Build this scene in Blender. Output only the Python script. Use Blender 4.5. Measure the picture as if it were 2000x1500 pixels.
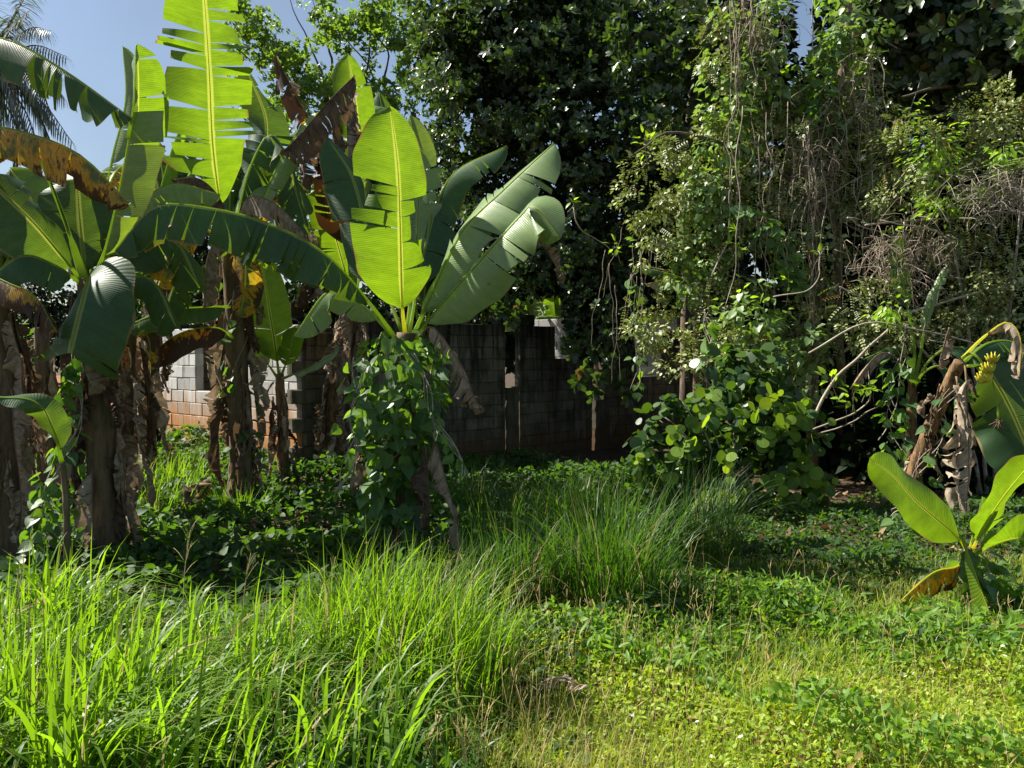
import bpy, math, random
import numpy as np
from mathutils import Vector, Matrix

random.seed(11)
rng = np.random.default_rng(11)
scene = bpy.context.scene
COL = scene.collection
for o in list(bpy.data.objects):
    bpy.data.objects.remove(o)

# ------------------------------------------------------------------ camera
EYE = Vector((0.0, 0.0, 1.8))
FPX = 1664.0                      # focal length in pixels of a 2000 px wide frame
PITCH = math.radians(2.06)
cam_d = bpy.data.cameras.new('camera')
cam_d.sensor_width = 36.0
cam_d.lens = 36.0 * FPX / 2000.0
cam_d.clip_start = 0.05
cam_d.clip_end = 2000.0
cam = bpy.data.objects.new('camera', cam_d)
cam.location = EYE
cam.rotation_euler = (math.radians(90) - PITCH, 0, 0)
COL.objects.link(cam)
scene.camera = cam

# ------------------------------------------------------------------ world, sun, exposure
SUN = Vector((-0.80, 0.30, 0.0)).normalized()
SUN_EL = math.radians(47)
SUN = Vector((SUN.x * math.cos(SUN_EL), SUN.y * math.cos(SUN_EL), math.sin(SUN_EL)))
world = bpy.data.worlds.new('World')
scene.world = world
world.use_nodes = True
wn = world.node_tree
for n in list(wn.nodes):
    wn.nodes.remove(n)
sky = wn.nodes.new('ShaderNodeTexSky')
sky.sky_type = 'NISHITA'
sky.sun_disc = False
sky.sun_elevation = SUN_EL
sky.sun_rotation = math.atan2(SUN.x, SUN.y)
sky.air_density = 1.1
sky.dust_density = 0.9
sky.ozone_density = 1.4
bg = wn.nodes.new('ShaderNodeBackground')
bg.inputs['Strength'].default_value = 0.05
wo = wn.nodes.new('ShaderNodeOutputWorld')
# thin grey-blue cloud spread over the whole sky
tc_ = wn.nodes.new('ShaderNodeTexCoord')
cn = wn.nodes.new('ShaderNodeTexNoise')
cn.inputs['Scale'].default_value = 2.2
cn.inputs['Detail'].default_value = 6.0
cn.inputs['Roughness'].default_value = 0.55
wn.links.new(tc_.outputs['Generated'], cn.inputs['Vector'])
cr_ = wn.nodes.new('ShaderNodeValToRGB')
cr_.color_ramp.elements[0].position = 0.42
cr_.color_ramp.elements[1].position = 0.68
cr_.color_ramp.elements[1].color = (0.6, 0.6, 0.6, 1)
wn.links.new(cn.outputs[0], cr_.inputs[0])
cm = wn.nodes.new('ShaderNodeMix')
cm.data_type = 'RGBA'
wn.links.new(cr_.outputs[0], cm.inputs[0])
wn.links.new(sky.outputs[0], cm.inputs[6])
cm.inputs[7].default_value = (2.7, 3.4, 4.7, 1)
wn.links.new(cm.outputs[2], bg.inputs[0])
wn.links.new(bg.outputs[0], wo.inputs[0])

sun_d = bpy.data.lights.new('sun', 'SUN')
sun_d.energy = 5.0
sun_d.angle = math.radians(0.53)
sun_d.color = (1.0, 0.95, 0.85)
sun_o = bpy.data.objects.new('sun', sun_d)
sun_o.rotation_euler = (-SUN).to_track_quat('-Z', 'Y').to_euler()
sun_o.location = (-20, 5, 30)
COL.objects.link(sun_o)

scene.view_settings.view_transform = 'Standard'
scene.view_settings.look = 'None'
scene.view_settings.gamma = 1.0
scene.view_settings.use_curve_mapping = False
scene.view_settings.exposure = 1.3
scene.cycles.max_bounces = 5
scene.cycles.diffuse_bounces = 2
scene.cycles.glossy_bounces = 2
scene.cycles.transmission_bounces = 4
scene.cycles.use_denoising = True
scene.cycles.sample_clamp_indirect = 6.0

# ------------------------------------------------------------------ helpers
CP, SP = math.cos(PITCH), math.sin(PITCH)


def P(px, py, d):
    """World point on the sight line of photo pixel (px, py) at ground distance d."""
    u = (px - 1000.0) / FPX
    v = -(py - 750.0) / FPX
    y = CP + v * SP
    z = -SP + v * CP
    t = d / y
    return Vector((EYE.x + u * t, EYE.y + d, EYE.z + z * t))


def gz(x, y):
    s = min(1.0, max(0.0, (y - 8.0) / 6.0))
    s = s * s * (3 - 2 * s)
    z = -0.07 * x * s
    z = max(-0.15, min(0.6, z)) if y < 40 else z
    r = min(1.0, max(0.0, (x - 2.2) / 2.5)) * min(1.0, max(0.0, (y - 5.0) / 4.0))
    z += 0.12 * r
    z += 0.03 * math.sin(1.3 * x + 0.4) * math.sin(0.9 * y + 1.1) + 0.015 * math.sin(3.1 * x) * math.sin(2.7 * y)
    return max(-0.3, min(0.9, z))


def gzv(x, y):
    s = np.clip((y - 8.0) / 6.0, 0, 1)
    s = s * s * (3 - 2 * s)
    z = np.where(y < 40, np.clip(-0.07 * x * s, -0.15, 0.6), -0.07 * x * s)
    r = np.clip((x - 2.2) / 2.5, 0, 1) * np.clip((y - 5.0) / 4.0, 0, 1)
    z = z + 0.12 * r
    z = z + 0.03 * np.sin(1.3 * x + 0.4) * np.sin(0.9 * y + 1.1) + 0.015 * np.sin(3.1 * x) * np.sin(2.7 * y)
    return np.clip(z, -0.3, 0.9)


def gdist(px, py):
    """Distance at which the sight line of a pixel meets the ground."""
    d = 3.0
    while d < 60:
        p = P(px, py, d)
        if p.z <= gz(p.x, p.y):
            return d
        d += 0.02
    return 60.0


def thing(name, label, cat, loc, group=None, kind=None):
    o = bpy.data.objects.new(name, None)
    o.empty_display_size = 0.2
    o.location = loc
    COL.objects.link(o)
    o['label'] = label
    o['category'] = cat
    if group:
        o['group'] = group
    if kind:
        o['kind'] = kind
    o['base'] = list(loc)
    return o


def top_of(o):
    while o.parent is not None:
        o = o.parent
    return o


def adopt(o, parent):
    if parent is None:
        return
    o.parent = parent
    r = top_of(parent)
    if parent is r:
        # parts sit under an unrotated root: undo its translation
        o.matrix_parent_inverse = Matrix.Translation(-Vector(parent.location))
    # a sub-part's own parent has an identity world matrix, nothing to undo


def mesh_obj(name, verts, faces, mat, parent=None, smooth=True, attrs=None, kind=None):
    me = bpy.data.meshes.new(name)
    verts = np.asarray(verts, dtype=np.float32)
    if isinstance(faces, np.ndarray):
        k = faces.shape[1]
        me.vertices.add(len(verts))
        me.vertices.foreach_set('co', verts.ravel())
        me.loops.add(faces.size)
        me.loops.foreach_set('vertex_index', faces.astype(np.int32).ravel())
        me.polygons.add(len(faces))
        me.polygons.foreach_set('loop_start', np.arange(0, faces.size, k, dtype=np.int32))
        me.polygons.foreach_set('loop_total', np.full(len(faces), k, dtype=np.int32))
        me.update(calc_edges=True)
    else:
        me.from_pydata([tuple(map(float, v)) for v in verts], [], faces)
    if smooth:
        me.polygons.foreach_set('use_smooth', np.ones(len(me.polygons), dtype=bool))
    if attrs:
        for an, (ty, arr) in attrs.items():
            a = me.attributes.new(an, ty, 'POINT')
            if ty == 'FLOAT':
                a.data.foreach_set('value', np.asarray(arr, dtype=np.float32).ravel())
            else:
                a.data.foreach_set('vector', np.asarray(arr, dtype=np.float32).ravel())
    me.materials.append(mat)
    me.update()
    o = bpy.data.objects.new(name, me)
    COL.objects.link(o)
    if kind:
        o['kind'] = kind
    adopt(o, parent)
    return o


def inst(name, me, M, parent):
    o = bpy.data.objects.new(name, me)
    COL.objects.link(o)
    o.matrix_basis = M
    adopt(o, parent)
    return o


# ------------------------------------------------------------------ materials
def nt(name):
    m = bpy.data.materials.new(name)
    m.use_nodes = True
    t = m.node_tree
    for n in list(t.nodes):
        t.nodes.remove(n)
    return m, t


def N(t, typ, **kw):
    n = t.nodes.new(typ)
    for k, v in kw.items():
        if k.startswith('i_'):
            key = k[2:]
            key = int(key) if key.isdigit() else key.replace('_', ' ')
            n.inputs[key].default_value = v
        else:
            setattr(n, k, v)
    return n


def L(t, a, b):
    t.links.new(a, b)


def rgb(t, c):
    n = t.nodes.new('ShaderNodeRGB')
    n.outputs[0].default_value = (*c, 1)
    return n.outputs[0]


def mixc(t, fac, a, b, mode='MIX'):
    n = t.nodes.new('ShaderNodeMix')
    n.data_type = 'RGBA'
    n.blend_type = mode
    n.clamp_factor = True
    if isinstance(fac, (int, float)):
        n.inputs[0].default_value = fac
    else:
        L(t, fac, n.inputs[0])
    for i, c in ((6, a), (7, b)):
        if isinstance(c, tuple):
            n.inputs[i].default_value = (*c, 1)
        else:
            L(t, c, n.inputs[i])
    return n.outputs[2]


def ramp(t, fac, stops):
    n = t.nodes.new('ShaderNodeValToRGB')
    cr = n.color_ramp
    while len(cr.elements) < len(stops):
        cr.elements.new(0.5)
    for e, (p, c) in zip(cr.elements, stops):
        e.position = p
        e.color = (*c, 1) if len(c) == 3 else c
    L(t, fac, n.inputs[0])
    return n.outputs[0]


def math_n(t, op, a, b=None):
    n = t.nodes.new('ShaderNodeMath')
    n.operation = op
    for i, v in enumerate((a, b)):
        if v is None:
            continue
        if isinstance(v, (int, float)):
            n.inputs[i].default_value = v
        else:
            L(t, v, n.inputs[i])
    return n.outputs[0]


def noise(t, scale, detail=4, rough=0.6, vec=None):
    n = t.nodes.new('ShaderNodeTexNoise')
    n.inputs['Scale'].default_value = scale
    n.inputs['Detail'].default_value = detail
    n.inputs['Roughness'].default_value = rough
    if vec is not None:
        L(t, vec, n.inputs['Vector'])
    return n.outputs[0]


def attr(t, name, out='Fac'):
    n = t.nodes.new('ShaderNodeAttribute')
    n.attribute_name = name
    return n.outputs[out]


def finish_leaf(t, col, trans_col, trans, rough, spec, bump=None):
    b = t.nodes.new('ShaderNodeBsdfPrincipled')
    L(t, col, b.inputs['Base Color'])
    if isinstance(rough, (int, float)):
        b.inputs['Roughness'].default_value = rough
    else:
        L(t, rough, b.inputs['Roughness'])
    b.inputs['Specular IOR Level'].default_value = spec
    tr = t.nodes.new('ShaderNodeBsdfTranslucent')
    L(t, trans_col, tr.inputs[0])
    if bump is not None:
        bn = t.nodes.new('ShaderNodeBump')
        bn.inputs['Strength'].default_value = 0.5
        bn.inputs['Distance'].default_value = 0.004
        L(t, bump, bn.inputs['Height'])
        L(t, bn.outputs[0], b.inputs['Normal'])
        L(t, bn.outputs[0], tr.inputs['Normal'])
    mx = t.nodes.new('ShaderNodeMixShader')
    if isinstance(trans, (int, float)):
        mx.inputs[0].default_value = trans
    else:
        L(t, trans, mx.inputs[0])
    L(t, b.outputs[0], mx.inputs[1])
    L(t, tr.outputs[0], mx.inputs[2])
    out = t.nodes.new('ShaderNodeOutputMaterial')
    L(t, mx.outputs[0], out.inputs[0])


def leaf_mat(name, ca, cb, ta, tb=None, trans=0.4, rough=0.4, spec=0.5, obj=False, old=None, old_p=0.04, vein=None):
    """Leaf: colour runs from ca to cb with each leaf's own random number; a few leaves are old."""
    m, t = nt(name)
    r = t.nodes.new('ShaderNodeObjectInfo').outputs['Random'] if obj else attr(t, 'rnd')
    col = mixc(t, r, ca, cb)
    tc = mixc(t, r, ta, tb or ta)
    if old is not None:
        pick = math_n(t, 'GREATER_THAN', math_n(t, 'FRACT', math_n(t, 'MULTIPLY', r, 37.7)), 1 - old_p)
        col = mixc(t, pick, col, old)
        tc = mixc(t, pick, tc, old)
    bump = None
    if vein is not None:
        lc = t.nodes.new('ShaderNodeSeparateXYZ')
        L(t, attr(t, 'lc', 'Vector'), lc.inputs[0])
        ax = math_n(t, 'ABSOLUTE', lc.outputs[0])
        rib = math_n(t, 'LESS_THAN', ax, 0.06)
        side = math_n(t, 'SINE', math_n(t, 'MULTIPLY', math_n(t, 'SUBTRACT', lc.outputs[1], math_n(t, 'MULTIPLY', ax, 0.55)), 34.0))
        side = math_n(t, 'GREATER_THAN', side, 0.88)
        v = math_n(t, 'MAXIMUM', rib, math_n(t, 'MULTIPLY', side, 0.5))
        col = mixc(t, math_n(t, 'MULTIPLY', v, 0.7), col, vein)
        bump = v
    finish_leaf(t, col, tc, trans, rough, spec, bump)
    return m


def banana_mat(name, ca, cb, ta, trans=0.42, rough=0.42, spec=0.4, old=0.0, edge=0.15):
    """Banana blade: fine parallel veins across the blade, brown edge, optional yellow and brown patches."""
    m, t = nt(name)
    lc = t.nodes.new('ShaderNodeSeparateXYZ')
    L(t, attr(t, 'lc', 'Vector'), lc.inputs[0])
    q, s, r = lc.outputs
    aq = math_n(t, 'ABSOLUTE', q)
    stripe = math_n(t, 'SINE', math_n(t, 'MULTIPLY', s, 820.0))
    cmb = t.nodes.new('ShaderNodeCombineXYZ')
    L(t, math_n(t, 'MULTIPLY', q, 1.2), cmb.inputs[0])
    L(t, math_n(t, 'MULTIPLY', s, 26.0), cmb.inputs[1])
    L(t, math_n(t, 'MULTIPLY', r, 9.0), cmb.inputs[2])
    band = noise(t, 1.6, 6, 0.7, cmb.outputs[0])
    geo = t.nodes.new('ShaderNodeNewGeometry')
    blot = noise(t, 3.0, 5, 0.6, geo.outputs['Position'])
    sfac = math_n(t, 'ADD', math_n(t, 'MULTIPLY', stripe, 0.07), band)
    col = mixc(t, ramp(t, sfac, [(0.25, (0, 0, 0)), (0.8, (1, 1, 1))]), ca, cb)
    tb = tuple(x * 0.55 for x in ta)
    tc = mixc(t, ramp(t, sfac, [(0.25, (0, 0, 0)), (0.8, (1, 1, 1))]), tb, ta)
    # midrib zone is paler
    rib = ramp(t, aq, [(0.055, (1, 1, 1)), (0.075, (0, 0, 0))])
    col = mixc(t, math_n(t, 'MULTIPLY', rib, 0.6), col, (0.36, 0.40, 0.12))
    wear = ramp(t, blot, [(0.48, (0, 0, 0)), (0.66, (1, 1, 1))])
    tc = mixc(t, math_n(t, 'MULTIPLY', wear, 0.55), tc, tuple(x * 0.45 for x in ta))
    spot = ramp(t, noise(t, 22.0, 3, 0.6, geo.outputs['Position']), [(0.70, (0, 0, 0)), (0.74, (1, 1, 1))])
    tc = mixc(t, math_n(t, 'MULTIPLY', spot, 0.7), tc, (0.12, 0.09, 0.02))
    col = mixc(t, math_n(t, 'MULTIPLY', spot, 0.7), col, (0.14, 0.10, 0.04))
    tc = mixc(t, math_n(t, 'MULTIPLY', rib, 0.7), tc, (0.60, 0.66, 0.08))
    # dry edge
    en = math_n(t, 'ADD', aq, math_n(t, 'MULTIPLY', math_n(t, 'SUBTRACT', blot, 0.5), 0.35))
    em = ramp(t, en, [(0.985 - 0.06 * edge, (0, 0, 0)), (1.0, (1, 1, 1))])
    em = math_n(t, 'MULTIPLY', em, edge * 4.0)
    col = mixc(t, em, col, (0.26, 0.19, 0.07))
    tc = mixc(t, em, tc, (0.25, 0.15, 0.03))
    if old > 0:
        k = math_n(t, 'ADD', math_n(t, 'MULTIPLY', blot, 0.7), math_n(t, 'MULTIPLY', band, 0.5))
        k = math_n(t, 'ADD', k, math_n(t, 'MULTIPLY', aq, 0.12))
        yel = ramp(t, k, [(0.74 - 0.3 * old, (0, 0, 0)), (0.84 - 0.3 * old, (1, 1, 1))])
        brn = ramp(t, k, [(0.84 - 0.3 * old, (0, 0, 0)), (0.90 - 0.3 * old, (1, 1, 1))])
        col = mixc(t, yel, col, (0.55, 0.33, 0.02))
        col = mixc(t, brn, col, (0.085, 0.045, 0.02))
        tc = mixc(t, yel, tc, (0.75, 0.40, 0.01))
        tc = mixc(t, brn, tc, (0.05, 0.02, 0.005))
    bump = math_n(t, 'ADD', math_n(t, 'MULTIPLY', stripe, 0.25), math_n(t, 'MULTIPLY', band, 1.2))
    finish_leaf(t, col, tc, trans, rough, spec, bump)
    return m


def dry_mat(name, ca, cb, trans=0.18, rough=0.8):
    m, t = nt(name)
    lc = t.nodes.new('ShaderNodeSeparateXYZ')
    L(t, attr(t, 'lc', 'Vector'), lc.inputs[0])
    q, s, r = lc.outputs
    cmb = t.nodes.new('ShaderNodeCombineXYZ')
    L(t, math_n(t, 'MULTIPLY', q, 1.5), cmb.inputs[0])
    L(t, math_n(t, 'MULTIPLY', s, 30.0), cmb.inputs[1])
    L(t, math_n(t, 'MULTIPLY', r, 9.0), cmb.inputs[2])
    band = noise(t, 1.5, 6, 0.7, cmb.outputs[0])
    geo = t.nodes.new('ShaderNodeNewGeometry')
    blot = noise(t, 7.0, 5, 0.65, geo.outputs['Position'])
    f = ramp(t, math_n(t, 'ADD', math_n(t, 'MULTIPLY', band, 0.8), math_n(t, 'MULTIPLY', blot, 0.2)), [(0.36, (0, 0, 0)), (0.62, (1, 1, 1))])
    col = mixc(t, f, ca, cb)
    finish_leaf(t, col, mixc(t, 0.5, col, (0.3, 0.18, 0.06)), trans, rough, 0.15, band)
    return m


def solid_mat(name, ca, cb, scale=8.0, rough=0.8, bump=0.5, stretch=(1, 1, 1), spec=0.25, lo=0.35, hi=0.65):
    m, t = nt(name)
    geo = t.nodes.new('ShaderNodeNewGeometry')
    mp = t.nodes.new('ShaderNodeMapping')
    mp.inputs['Scale'].default_value = stretch
    L(t, geo.outputs['Position'], mp.inputs[0])
    nz = noise(t, scale, 7, 0.65, mp.outputs[0])
    nz2 = noise(t, scale * 5, 5, 0.7, mp.outputs[0])
    f = math_n(t, 'ADD', math_n(t, 'MULTIPLY', nz, 0.65), math_n(t, 'MULTIPLY', nz2, 0.35))
    col = mixc(t, ramp(t, f, [(lo, (0, 0, 0)), (hi, (1, 1, 1))]), ca, cb)
    b = t.nodes.new('ShaderNodeBsdfPrincipled')
    L(t, col, b.inputs['Base Color'])
    b.inputs['Roughness'].default_value = rough
    b.inputs['Specular IOR Level'].default_value = spec
    bn = t.nodes.new('ShaderNodeBump')
    bn.inputs['Strength'].default_value = bump
    bn.inputs['Distance'].default_value = 0.02
    L(t, f, bn.inputs['Height'])
    L(t, bn.outputs[0], b.inputs['Normal'])
    out = t.nodes.new('ShaderNodeOutputMaterial')
    L(t, b.outputs[0], out.inputs[0])
    return m


def block_mat(name, light, grey, dark, stain, stain_top, dark_amt, moss=0.0, top=False):
    """Weathered concrete: earth splashed up from the ground, algae running down, block to block tone."""
    m, t = nt(name)
    geo = t.nodes.new('ShaderNodeNewGeometry')
    pos = t.nodes.new('ShaderNodeSeparateXYZ')
    L(t, geo.outputs['Position'], pos.inputs[0])
    rnd = t.nodes.new('ShaderNodeObjectInfo').outputs['Random']
    n1 = noise(t, 2.2, 6, 0.65, geo.outputs['Position'])
    fine = noise(t, 60.0, 4, 0.7, geo.outputs['Position'])
    mp = t.nodes.new('ShaderNodeMapping')
    mp.inputs['Scale'].default_value = (7.0, 7.0, 0.7)
    L(t, geo.outputs['Position'], mp.inputs[0])
    streak = noise(t, 1.3, 5, 0.6, mp.outputs[0])
    f = math_n(t, 'ADD', math_n(t, 'MULTIPLY', rnd, 0.45), math_n(t, 'MULTIPLY', n1, 0.55))
    col = mixc(t, ramp(t, f, [(0.2, (0, 0, 0)), (0.75, (1, 1, 1))]), light, grey)
    k = math_n(t, 'ADD', math_n(t, 'MULTIPLY', streak, 0.6), math_n(t, 'MULTIPLY', n1, 0.4))
    dk = ramp(t, k, [(0.66 - 0.3 * dark_amt, (0, 0, 0)), (0.76 - 0.2 * dark_amt, (1, 1, 1))])
    col = mixc(t, math_n(t, 'MULTIPLY', dk, 0.85), col, dark)
    if top:      # algae grows thickest along the wet wall head
        tz = math_n(t, 'ADD', pos.outputs[2], math_n(t, 'MULTIPLY', math_n(t, 'SUBTRACT', streak, 0.5), 2.2))
        tk = ramp(t, math_n(t, 'DIVIDE', tz, 4.0), [(0.42, (0, 0, 0)), (0.58, (1, 1, 1))])
        col = mixc(t, math_n(t, 'MULTIPLY', tk, 0.9), col, dark)
    if moss > 0:
        mo = ramp(t, noise(t, 3.1, 5, 0.6, geo.outputs['Position']), [(0.5, (0, 0, 0)), (0.62, (1, 1, 1))])
        col = mixc(t, math_n(t, 'MULTIPLY', mo, moss), col, (0.05, 0.06, 0.015))
    h = math_n(t, 'SUBTRACT', pos.outputs[2], math_n(t, 'MULTIPLY', math_n(t, 'SUBTRACT', streak, 0.5), 1.3))
    st = ramp(t, math_n(t, 'DIVIDE', h, 2.0), [(stain_top * 0.24, (1, 1, 1)), (stain_top * 0.46, (0, 0, 0))])
    col = mixc(t, math_n(t, 'MULTIPLY', st, 0.92), col, stain)
    col = mixc(t, math_n(t, 'MULTIPLY', fine, 0.35), col, mixc(t, 0.5, col, (0.02, 0.02, 0.02)))
    b = t.nodes.new('ShaderNodeBsdfPrincipled')
    L(t, col, b.inputs['Base Color'])
    b.inputs['Roughness'].default_value = 0.9
    b.inputs['Specular IOR Level'].default_value = 0.15
    bn = t.nodes.new('ShaderNodeBump')
    bn.inputs['Strength'].default_value = 0.5
    bn.inputs['Distance'].default_value = 0.006
    L(t, math_n(t, 'ADD', fine, n1), bn.inputs['Height'])
    L(t, bn.outputs[0], b.inputs['Normal'])
    out = t.nodes.new('ShaderNodeOutputMaterial')
    L(t, b.outputs[0], out.inputs[0])
    return m


M = {}
M['fresh'] = banana_mat('banana_fresh', (0.08, 0.17, 0.018), (0.14, 0.25, 0.025), (0.28, 0.47, 0.010), trans=0.50, edge=0.25)
M['mature'] = banana_mat('banana_mature', (0.035, 0.085, 0.032), (0.06, 0.125, 0.05), (0.20, 0.34, 0.015), trans=0.34, rough=0.45, spec=0.32, edge=0.25)
M['pale'] = banana_mat('banana_pale', (0.17, 0.26, 0.10), (0.25, 0.35, 0.14), (0.32, 0.46, 0.02), trans=0.34, rough=0.34, spec=0.5, edge=0.2)
M['old'] = banana_mat('banana_old', (0.06, 0.10, 0.035), (0.12, 0.17, 0.05), (0.34, 0.40, 0.02), trans=0.4, old=0.55, edge=0.3)
M['yellow'] = banana_mat('banana_yellow', (0.16, 0.18, 0.03), (0.30, 0.28, 0.03), (0.55, 0.48, 0.02), trans=0.45, old=0.95, edge=0.35)
M['dead'] = dry_mat('dead_leaf', (0.12, 0.08, 0.05), (0.40, 0.31, 0.22))
M['dead_dark'] = dry_mat('dead_leaf_dark', (0.045, 0.028, 0.02), (0.18, 0.12, 0.08))
M['dead_pale'] = dry_mat('dead_leaf_pale', (0.22, 0.16, 0.11), (0.50, 0.41, 0.31))
def rib_mat(name, ca, cb, tr):
    m, t = nt(name)
    geo = t.nodes.new('ShaderNodeNewGeometry')
    f = noise(t, 6.0, 4, 0.6, geo.outputs['Position'])
    finish_leaf(t, mixc(t, f, ca, cb), rgb(t, tr), 0.65, 0.45, 0.3)
    return m


M['midrib'] = rib_mat('midrib', (0.24, 0.33, 0.07), (0.36, 0.42, 0.10), (0.45, 0.60, 0.08))
M['midrib_y'] = rib_mat('midrib_yellow', (0.46, 0.46, 0.06), (0.58, 0.54, 0.10), (0.85, 0.85, 0.12))
M['midrib_d'] = solid_mat('midrib_dry', (0.09, 0.06, 0.035), (0.24, 0.17, 0.10), 9, 0.8, 0.3)
M['stem'] = solid_mat('pseudostem', (0.05, 0.035, 0.02), (0.20, 0.14, 0.075), 4, 0.75, 0.6, (5, 5, 0.8))
M['stem_o'] = solid_mat('pseudostem_orange', (0.04, 0.024, 0.013), (0.30, 0.175, 0.08), 5, 0.75, 0.8, (4, 4, 1.0), lo=0.40, hi=0.62)
M['bark'] = solid_mat('bark', (0.07, 0.05, 0.035), (0.22, 0.17, 0.12), 6, 0.9, 0.8, (3, 3, 0.8))
M['twig'] = solid_mat('twig', (0.20, 0.165, 0.12), (0.46, 0.40, 0.32), 9, 0.85, 0.4)
M['twig_red'] = solid_mat('twig_reddish', (0.17, 0.125, 0.09), (0.42, 0.34, 0.26), 9, 0.85, 0.4)
M['soil'] = solid_mat('soil', (0.028, 0.02, 0.012), (0.085, 0.055, 0.03), 5, 0.95, 0.8)
M['red_soil'] = solid_mat('red_soil', (0.16, 0.065, 0.03), (0.36, 0.19, 0.09), 3, 0.95, 0.8)
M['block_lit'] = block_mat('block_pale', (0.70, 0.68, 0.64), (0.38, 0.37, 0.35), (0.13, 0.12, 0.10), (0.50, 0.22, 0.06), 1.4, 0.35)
M['block_shaded'] = block_mat('block_algae_shade', (0.23, 0.20, 0.145), (0.12, 0.104, 0.075), (0.012, 0.010, 0.008), (0.13, 0.08, 0.04), 0.45, 0.62, 0.5, top=True)  # base tone lowered to paint the walls' shade, with algae and moss over it

# ------------------------------------------------------------------ geometry builders
def catmull(pts, n):
    pts = [Vector(p) for p in pts]
    if len(pts) == 2:
        return [pts[0].lerp(pts[1], i / n) for i in range(n + 1)]
    ext = [pts[0] * 2 - pts[1]] + pts + [pts[-1] * 2 - pts[-2]]
    segs = len(pts) - 1
    fine = []
    for k in range(segs):
        p0, p1, p2, p3 = ext[k:k + 4]
        for j in range(24):
            t = j / 24
            fine.append(0.5 * ((2 * p1) + (p2 - p0) * t + (2 * p0 - 5 * p1 + 4 * p2 - p3) * t * t + (3 * p1 - p0 - 3 * p2 + p3) * t ** 3))
    fine.append(pts[-1])
    cum = [0.0]
    for a, b in zip(fine, fine[1:]):
        cum.append(cum[-1] + (b - a).length)
    out, j = [], 0
    for i in range(n + 1):
        s = cum[-1] * i / n
        while j < len(cum) - 2 and cum[j + 1] < s:
            j += 1
        f = (s - cum[j]) / max(1e-9, cum[j + 1] - cum[j])
        out.append(fine[j].lerp(fine[j + 1], min(1, max(0, f))))
    return out


def tube_data(path, radii, sides=6, verts=None, faces=None):
    verts = [] if verts is None else verts
    faces = [] if faces is None else faces
    n = len(path)
    base = len(verts)
    ref = Vector((0.31, 0.2, 0.93))
    for i, p in enumerate(path):
        t = (path[min(n - 1, i + 1)] - path[max(0, i - 1)])
        t = t.normalized() if t.length > 1e-9 else Vector((0, 0, 1))
        a = t.cross(ref)
        if a.length < 1e-3:
            a = t.cross(Vector((1, 0, 0)))
        a.normalize()
        b = t.cross(a)
        r = radii[i] if hasattr(radii, '__len__') else radii
        for k in range(sides):
            th = 2 * math.pi * k / sides
            verts.append(p + (a * math.cos(th) + b * math.sin(th)) * r)
    for i in range(n - 1):
        for k in range(sides):
            k2 = (k + 1) % sides
            faces.append((base + i * sides + k, base + i * sides + k2, base + (i + 1) * sides + k2, base + (i + 1) * sides + k))
    faces.append(tuple(base + k for k in reversed(range(sides))))
    faces.append(tuple(base + (n - 1) * sides + k for k in range(sides)))
    return verts, faces


def tube(name, pts, r0, r1, mat, parent=None, n=16, sides=6, wob=0.0, seed=0):
    rr = random.Random(seed)
    path = catmull(pts, n)
    if wob:
        ph = [rr.uniform(0, 6.28) for _ in range(6)]
        for i, p in enumerate(path):
            s = i / n
            e = math.sin(math.pi * s) ** 0.5 if 0 < s < 1 else 0
            path[i] = p + Vector((math.sin(9 * s + ph[0]) + 0.6 * math.sin(23 * s + ph[1]),
                                  math.sin(8 * s + ph[2]) + 0.6 * math.sin(19 * s + ph[3]),
                                  0.5 * math.sin(11 * s + ph[4]))) * wob * e
    radii = [r0 + (r1 - r0) * i / n for i in range(n + 1)]
    v, f = tube_data(path, radii, sides)
    return mesh_obj(name, v, f, mat, parent)


def leaf_tmpl(profile, fold=0.15, curl=0.15, cols=1):
    """profile: (t, half width) along the leaf, axis +Y, upper side +Z. Unit length."""
    V, LC, F = [], [], []
    for t, w in profile:
        z = -curl * t * t
        V += [(-w, t, z + fold * w), (0, t, z), (w, t, z + fold * w)]
        LC += [(-1, t, 0), (0, t, 0), (1, t, 0)]
    for i in range(len(profile) - 1):
        a = i * 3
        F += [(a, a + 1, a + 4, a + 3), (a + 1, a + 2, a + 5, a + 4)]
    return np.array(V, float), np.array(F), np.array(LC, float)


def rhomb_tmpl(w=0.3, fold=0.12, curl=0.1):
    V = np.array([(0, 0, 0), (-w, 0.5, fold * w), (0, 1, -curl), (w, 0.5, fold * w), (0, 0.5, -curl * 0.25)], float)
    F = np.array([(0, 4, 1), (1, 4, 2), (0, 3, 4), (3, 2, 4)])
    LC = np.array([(0, 0, 0), (-1, .5, 0), (0, 1, 0), (1, .5, 0), (0, .5, 0)], float)
    return V, F, LC


def outline_tmpl(outline, cup=0.1, fold=0.1):
    """Fan leaf from a right-half outline [(x, y)...] going base to tip."""
    pts = [(x, y) for x, y in outline] + [(-x, y) for x, y in reversed(outline) if x > 1e-6]
    V = [(0, 0.4, -cup * 0.15)]
    LC = [(0, 0.4, 0)]
    for x, y in pts:
        r2 = x * x + (y - 0.4) ** 2
        V.append((x, y, fold * abs(x) - cup * r2))
        LC.append((x * 2, y, 0))
    n = len(pts)
    F = [(0, 1 + i, 1 + (i + 1) % n) for i in range(n)]
    return np.array(V, float), np.array(F), np.array(LC, float)


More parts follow.
